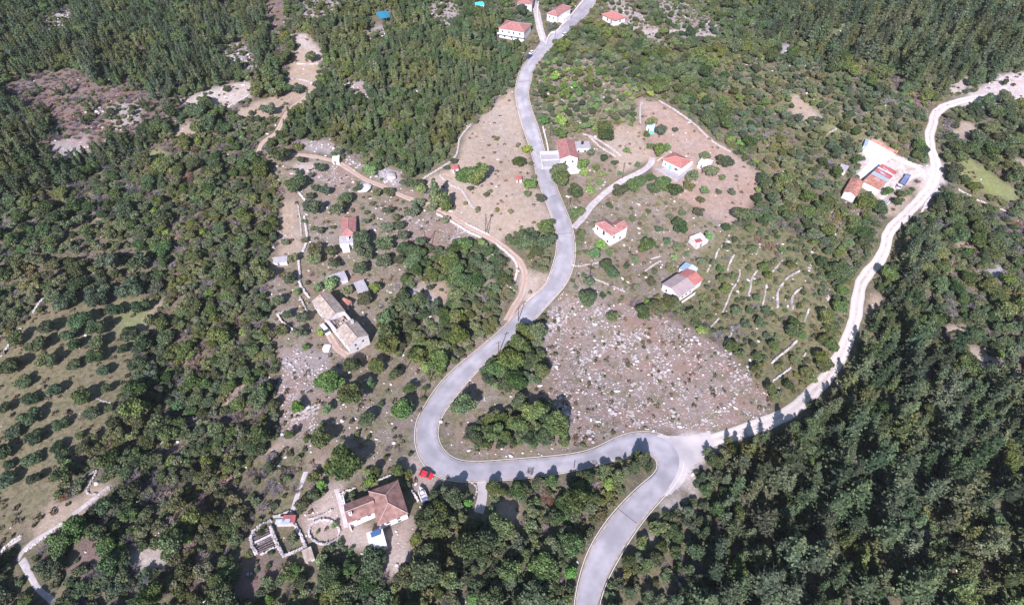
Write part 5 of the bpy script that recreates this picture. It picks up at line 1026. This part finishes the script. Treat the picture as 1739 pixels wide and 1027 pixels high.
rd = np.full(len(cx), 1e9)
for i in range(0, len(RP_), 400): rd = np.minimum(rd, (np.hypot(cx[:, None]-RP_[None, i:i+400, 0], cy[:, None]-RP_[None, i:i+400, 1])-RP_[None, i:i+400, 2]).min(1))
KP = np.array(KEEP); kd_ = np.full(len(cx), 1e9)
for i in range(0, len(KP), 400): kd_ = np.minimum(kd_, (np.hypot(cx[:, None]-KP[None, i:i+400, 0], cy[:, None]-KP[None, i:i+400, 1])-KP[None, i:i+400, 2]).min(1))
clump = vnoise(cx*1.3, cy*1.3, 4); gap = vnoise(cx*2.1, cy*2.1, 14)
KEY = {k: (list(v[0]), np.cumsum([q[0] for q in v[0].values()])/sum(q[0] for q in v[0].values())) for k, v in VEG.items()}
PL = []; order = np.argsort(RNG.random(len(cx)) + 0)
for pas in (0, 1):
    for i in order:
        z = Z[vz[i]][1] if vz[i] >= 0 else 'maquis'
        if z == 'bare': continue
        spec, ov, acc = VEG[z]
        if z in ('sparse', 'openscrub', 'terracescrub', 'brush') and pas: continue
        if rt.random() > acc*(1 if acc < .5 else min(1, 1.0+.35*clump[i])): continue
        if gap[i] > .95 and ov < .56 and rt.random() < .85: continue
        names, cw = KEY[z]; kd = names[int(np.searchsorted(cw, rt.random()))]; _, r0, r1 = spec[kd]; R = rt.uniform(r0, r1)
        if pas: R = min(R*.8, 1.5) ; kd = kd if kd in ('bare', 'cypress', 'brown') else 'shrub'
        if rd[i] < R*.75+(.4 if kd in ('shrub', 'bare') else .9) or kd_[i] < R*.8: continue
        x, y = float(cx[i]), float(cy[i])
        if hfree(x, y, R, ov*(1 if pas == 0 else .8)): hadd(x, y, R); PL.append((kd, x, y, R, float(qx[i]), float(qy[i]), R/float(qd[i])))
def region(px, py):
    if px < 480 and py < 270: return 'in the dark wood at the top left'
    if px < 480 and py < 700: return 'in the thicket between the olive orchard and the stone farmhouse'
    if px < 700 and py >= 700: return 'on the scrub slope at the lower left'
    if px < 880 and py < 310: return 'in the wood above the red-earth track'
    if px < 890 and py < 700: return 'in the grove between the farmhouse and the paved road'
    if px < 1150 and py > 780: return 'in the thicket below the hairpin road'
    if px >= 1500 and 200 < py < 620: return 'on the slope right of the gravel road'
    if py > 620 and px >= 1100: return 'in the pine wood at the lower right'
    if px > 1280 and py < 270: return 'in the wood at the top right'
    if px > 1180 and py < 620: return 'on the slope left of the gravel road'
    if py < 240: return 'in the scrub right of the upper paved road'
    return 'on the gardens and plots in the middle'
KD2 = {'pine': 'dark pine tree', 'cypress': 'narrow dark cypress', 'oak': 'bushy dark green tree', 'olive': 'grey-green olive tree', 'shrub': 'low green shrub', 'fruit': 'bright green leafy tree', 'bare': 'leafless grey shrub', 'brown': 'scorched shrub'}
REST = {}
PL.sort(key=lambda q: -q[6])
for kd, x, y, R, px, py, _ in PL:
    inn = -10 < px < W0+10 and -10 < py < H0+25
    if inn and COUNT.get(kd, 0) < 296:
        o = plant(kd, x, y, R, rt, zst=1.0); o['label'] = KD2[kd]+' '+region(px, py); o['group'] = (KD2[kd]+'s').replace('sss', 'sses')+' '+region(px, py)
        if min(math.hypot(q[1]-px, q[2]-py) for q in LM) < 120: later(o, px, py, ('tall ' if kd in ('pine', 'cypress') else 'wild ')+KD2[kd])
    else: REST.setdefault(kd, []).append((x, y, R))
settle(8)
print('plants', len(PL), COUNT, {k: len(v) for k, v in REST.items()})
def scatter(name, pts, meshes, r0, m, zs=(.9, 1.12), zoff=-.05):
    """one object: copies of the same plant meshes on points (masses nobody would count)"""
    me = bpy.data.meshes.new(name); n = len(pts); me.vertices.add(n); P_ = np.array(pts)
    co = np.stack([P_[:, 0], P_[:, 1], Hn(P_[:, 0], P_[:, 1])+zoff], 1).astype(np.float32); me.vertices.foreach_set('co', co.ravel())
    sc = np.stack([P_[:, 2]/r0]*3, 1).astype(np.float32); sc[:, 2] *= RNG.uniform(zs[0], zs[1], n)
    rot = np.zeros((n, 3), np.float32); rot[:, 2] = RNG.uniform(0, 6.28, n); rot[:, 0] = RNG.uniform(-.06, .06, n)
    a = me.attributes.new('sc', 'FLOAT_VECTOR', 'POINT'); a.data.foreach_set('vector', sc.ravel()); a = me.attributes.new('ro', 'FLOAT_VECTOR', 'POINT'); a.data.foreach_set('vector', rot.ravel())
    a = me.attributes.new('kk', 'INT', 'POINT'); a.data.foreach_set('value', RNG.integers(0, len(meshes), n).astype(np.int32))
    o = link(name, me); g = bpy.data.node_groups.new(name, 'GeometryNodeTree'); g.interface.new_socket('Geometry', in_out='INPUT', socket_type='NodeSocketGeometry'); g.interface.new_socket('Geometry', in_out='OUTPUT', socket_type='NodeSocketGeometry')
    gi = g.nodes.new('NodeGroupInput'); go = g.nodes.new('NodeGroupOutput'); J = g.nodes.new('GeometryNodeJoinGeometry')
    def att(nm, ty): q = g.nodes.new('GeometryNodeInputNamedAttribute'); q.data_type = ty; q.inputs[0].default_value = nm; return q.outputs[0]
    S, R_, K = att('sc', 'FLOAT_VECTOR'), att('ro', 'FLOAT_VECTOR'), att('kk', 'INT')
    for k, src in enumerate(meshes):
        oi = g.nodes.new('GeometryNodeObjectInfo'); oi.transform_space = 'ORIGINAL'; oi.inputs['Object'].default_value = src; oi.inputs['As Instance'].default_value = True
        cm = g.nodes.new('FunctionNodeCompare'); cm.data_type = 'INT'; cm.operation = 'EQUAL'
        ins = [s for s in cm.inputs if s.type == 'INT']; g.links.new(K, ins[0]); ins[1].default_value = k
        ip = g.nodes.new('GeometryNodeInstanceOnPoints'); g.links.new(gi.outputs[0], ip.inputs['Points']); g.links.new(cm.outputs[0], ip.inputs['Selection']); g.links.new(oi.outputs['Geometry'], ip.inputs['Instance']); g.links.new(R_, ip.inputs['Rotation']); g.links.new(S, ip.inputs['Scale']); g.links.new(ip.outputs[0], J.inputs[0])
    g.links.new(J.outputs[0], go.inputs[0]); md = o.modifiers.new('scatter', 'NODES'); md.node_group = g; return tag(o, kind='stuff')
def srcs(kd):
    out = []
    for me, *_ in PRO[kd]:
        c = [q for q in COL.objects if q.data == me]
        out.append(c[0])
    return out
RN = {'brown': 'scorched_scrub', 'pine': 'pine_wood', 'cypress': 'cypress_wood', 'oak': 'broadleaf_wood', 'olive': 'olive_scrub', 'shrub': 'maquis_scrub', 'fruit': 'bright_scrub', 'bare': 'leafless_scrub'}
for kd, pts in REST.items():
    if len(pts) > 3 and kd in RN: scatter(RN[kd], pts, srcs(kd), PRO[kd][0][2], None)
# ------------------------------------------------------------------ weeds and loose stones
n = 150000; wx = RNG.uniform(-330, 330, n); wy = RNG.uniform(22, 400, n); ux, uy, ud = proj(wx, wy, Hn(wx, wy)); k = (ux > -60) & (ux < 1800) & (uy > -40) & (uy < 1090)
wx, wy, ux, uy = wx[k], wy[k], ux[k], uy[k]; gz = lookup(ux, uy, 0)
gr = np.array([G[Z[i][0]][1:] if i >= 0 else (0, 0) for i in gz], float)
gr[:, 0] = np.where(gz >= 0, gr[:, 0], .1); gr[:, 1] = np.where(gz >= 0, gr[:, 1], .2)
rdw = np.full(len(wx), 1e9)
for i in range(0, len(RP_), 400): rdw = np.minimum(rdw, (np.hypot(wx[:, None]-RP_[None, i:i+400, 0], wy[:, None]-RP_[None, i:i+400, 1])-RP_[None, i:i+400, 2]).min(1))
kw = np.full(len(wx), 1e9)
for i in range(0, len(KP), 400): kw = np.minimum(kw, (np.hypot(wx[:, None]-KP[None, i:i+400, 0], wy[:, None]-KP[None, i:i+400, 1])-KP[None, i:i+400, 2]).min(1))
free = (rdw > .4) & (kw > -.3); pt = .5+.5*np.clip(vnoise(wx*2, wy*2, 9), -1, 1); u = RNG.random(len(wx))
tw = free & (u < gr[:, 1]*.42*pt*pt); tr_ = free & (u > 1-gr[:, 0]*1.1*(.08+pt**2.2))
def tuft_mesh(seed):
    V, Q, at = cards([(0, 0, .15)], [(.42, .42, .3)], 26, .26, seed, out=.2); return mesh_np('weed_tuft', V, [Q], M['weed'], attr=at)
tm = [tuft_mesh(i) for i in range(4)]
def merged(name, pts, R, protos, m, attr=False, squash=1):
    Vs, Fs, At = [], {}, []; o = 0; pts = np.array(pts); z = Hn(pts[:, 0], pts[:, 1]); ks = RNG.integers(0, len(protos), len(pts))
    for k, me in enumerate(protos):
        v = np.array([q.co[:] for q in me.vertices]); f = np.array([list(q.vertices) for q in me.polygons]); ix = np.nonzero(ks == k)[0]; n = len(ix)
        if not n: continue
        th = RNG.uniform(0, 6.28, n); c, s = np.cos(th), np.sin(th); r = np.array(R)[ix]
        X_ = (v[None, :, 0]*c[:, None]-v[None, :, 1]*s[:, None])*r[:, None]+pts[ix, 0][:, None]; Y_ = (v[None, :, 0]*s[:, None]+v[None, :, 1]*c[:, None])*r[:, None]+pts[ix, 1][:, None]; Z_ = v[None, :, 2]*r[:, None]*squash+z[ix][:, None]
        Vs.append(np.stack([X_, Y_, Z_], -1).reshape(-1, 3)); Fs.setdefault(f.shape[1], []).append((f[None]+(np.arange(n)*len(v))[:, None, None]+o).reshape(-1, f.shape[1])); o += n*len(v)
        if attr: a = np.array([q.value for q in me.attributes['v'].data]); At.append(np.tile(a, n))
    return link(name, mesh_np(name, np.concatenate(Vs), [np.concatenate(q) for q in Fs.values()], m, attr=np.concatenate(At) if attr else None))
ix = np.nonzero(tw)[0]; tag(merged('dry_weeds', np.stack([wx[ix], wy[ix]], 1), RNG.uniform(.6, 1.9, len(ix)), tm, M['weed'], True), kind='stuff')
sm = []
for k in range(5):
    r = np.random.default_rng(k+50); v = I1[0]*(1+r.normal(size=(len(I1[0]), 1))*.22)*np.array([1, r.uniform(.6, .9), .55]); sm.append(mesh_np('stone', v, [I1[1]], M['loose']))
ix = np.nonzero(tr_)[0]; R = np.exp(RNG.normal(-1.4, .6, len(ix))); print('weeds', int(tw.sum()), 'stones', len(ix))
tag(merged('loose_stones', np.stack([wx[ix], wy[ix]], 1), np.clip(R, .1, .9), sm, M['paleston']), kind='stuff')

# ------------------------------------------------------------------ air
HZ = .00007
hz = MB().bbox(-1150, 1150, -330, 1160, -14, CH+60).build('haze', None or M['white']); hz.data.materials.clear()
hm = bpy.data.materials.new('thin_air'); hm.use_nodes = True; t = hm.node_tree; t.nodes.clear(); oo = t.nodes.new('ShaderNodeOutputMaterial'); pv = t.nodes.new('ShaderNodeVolumePrincipled')
pv.inputs['Color'].default_value = (.86, .84, .95, 1); pv.inputs['Density'].default_value = HZ; pv.inputs['Anisotropy'].default_value = 0
t.links.new(pv.outputs[0], oo.inputs['Volume']); hz.data.materials.append(hm); tag(hz, kind='stuff')
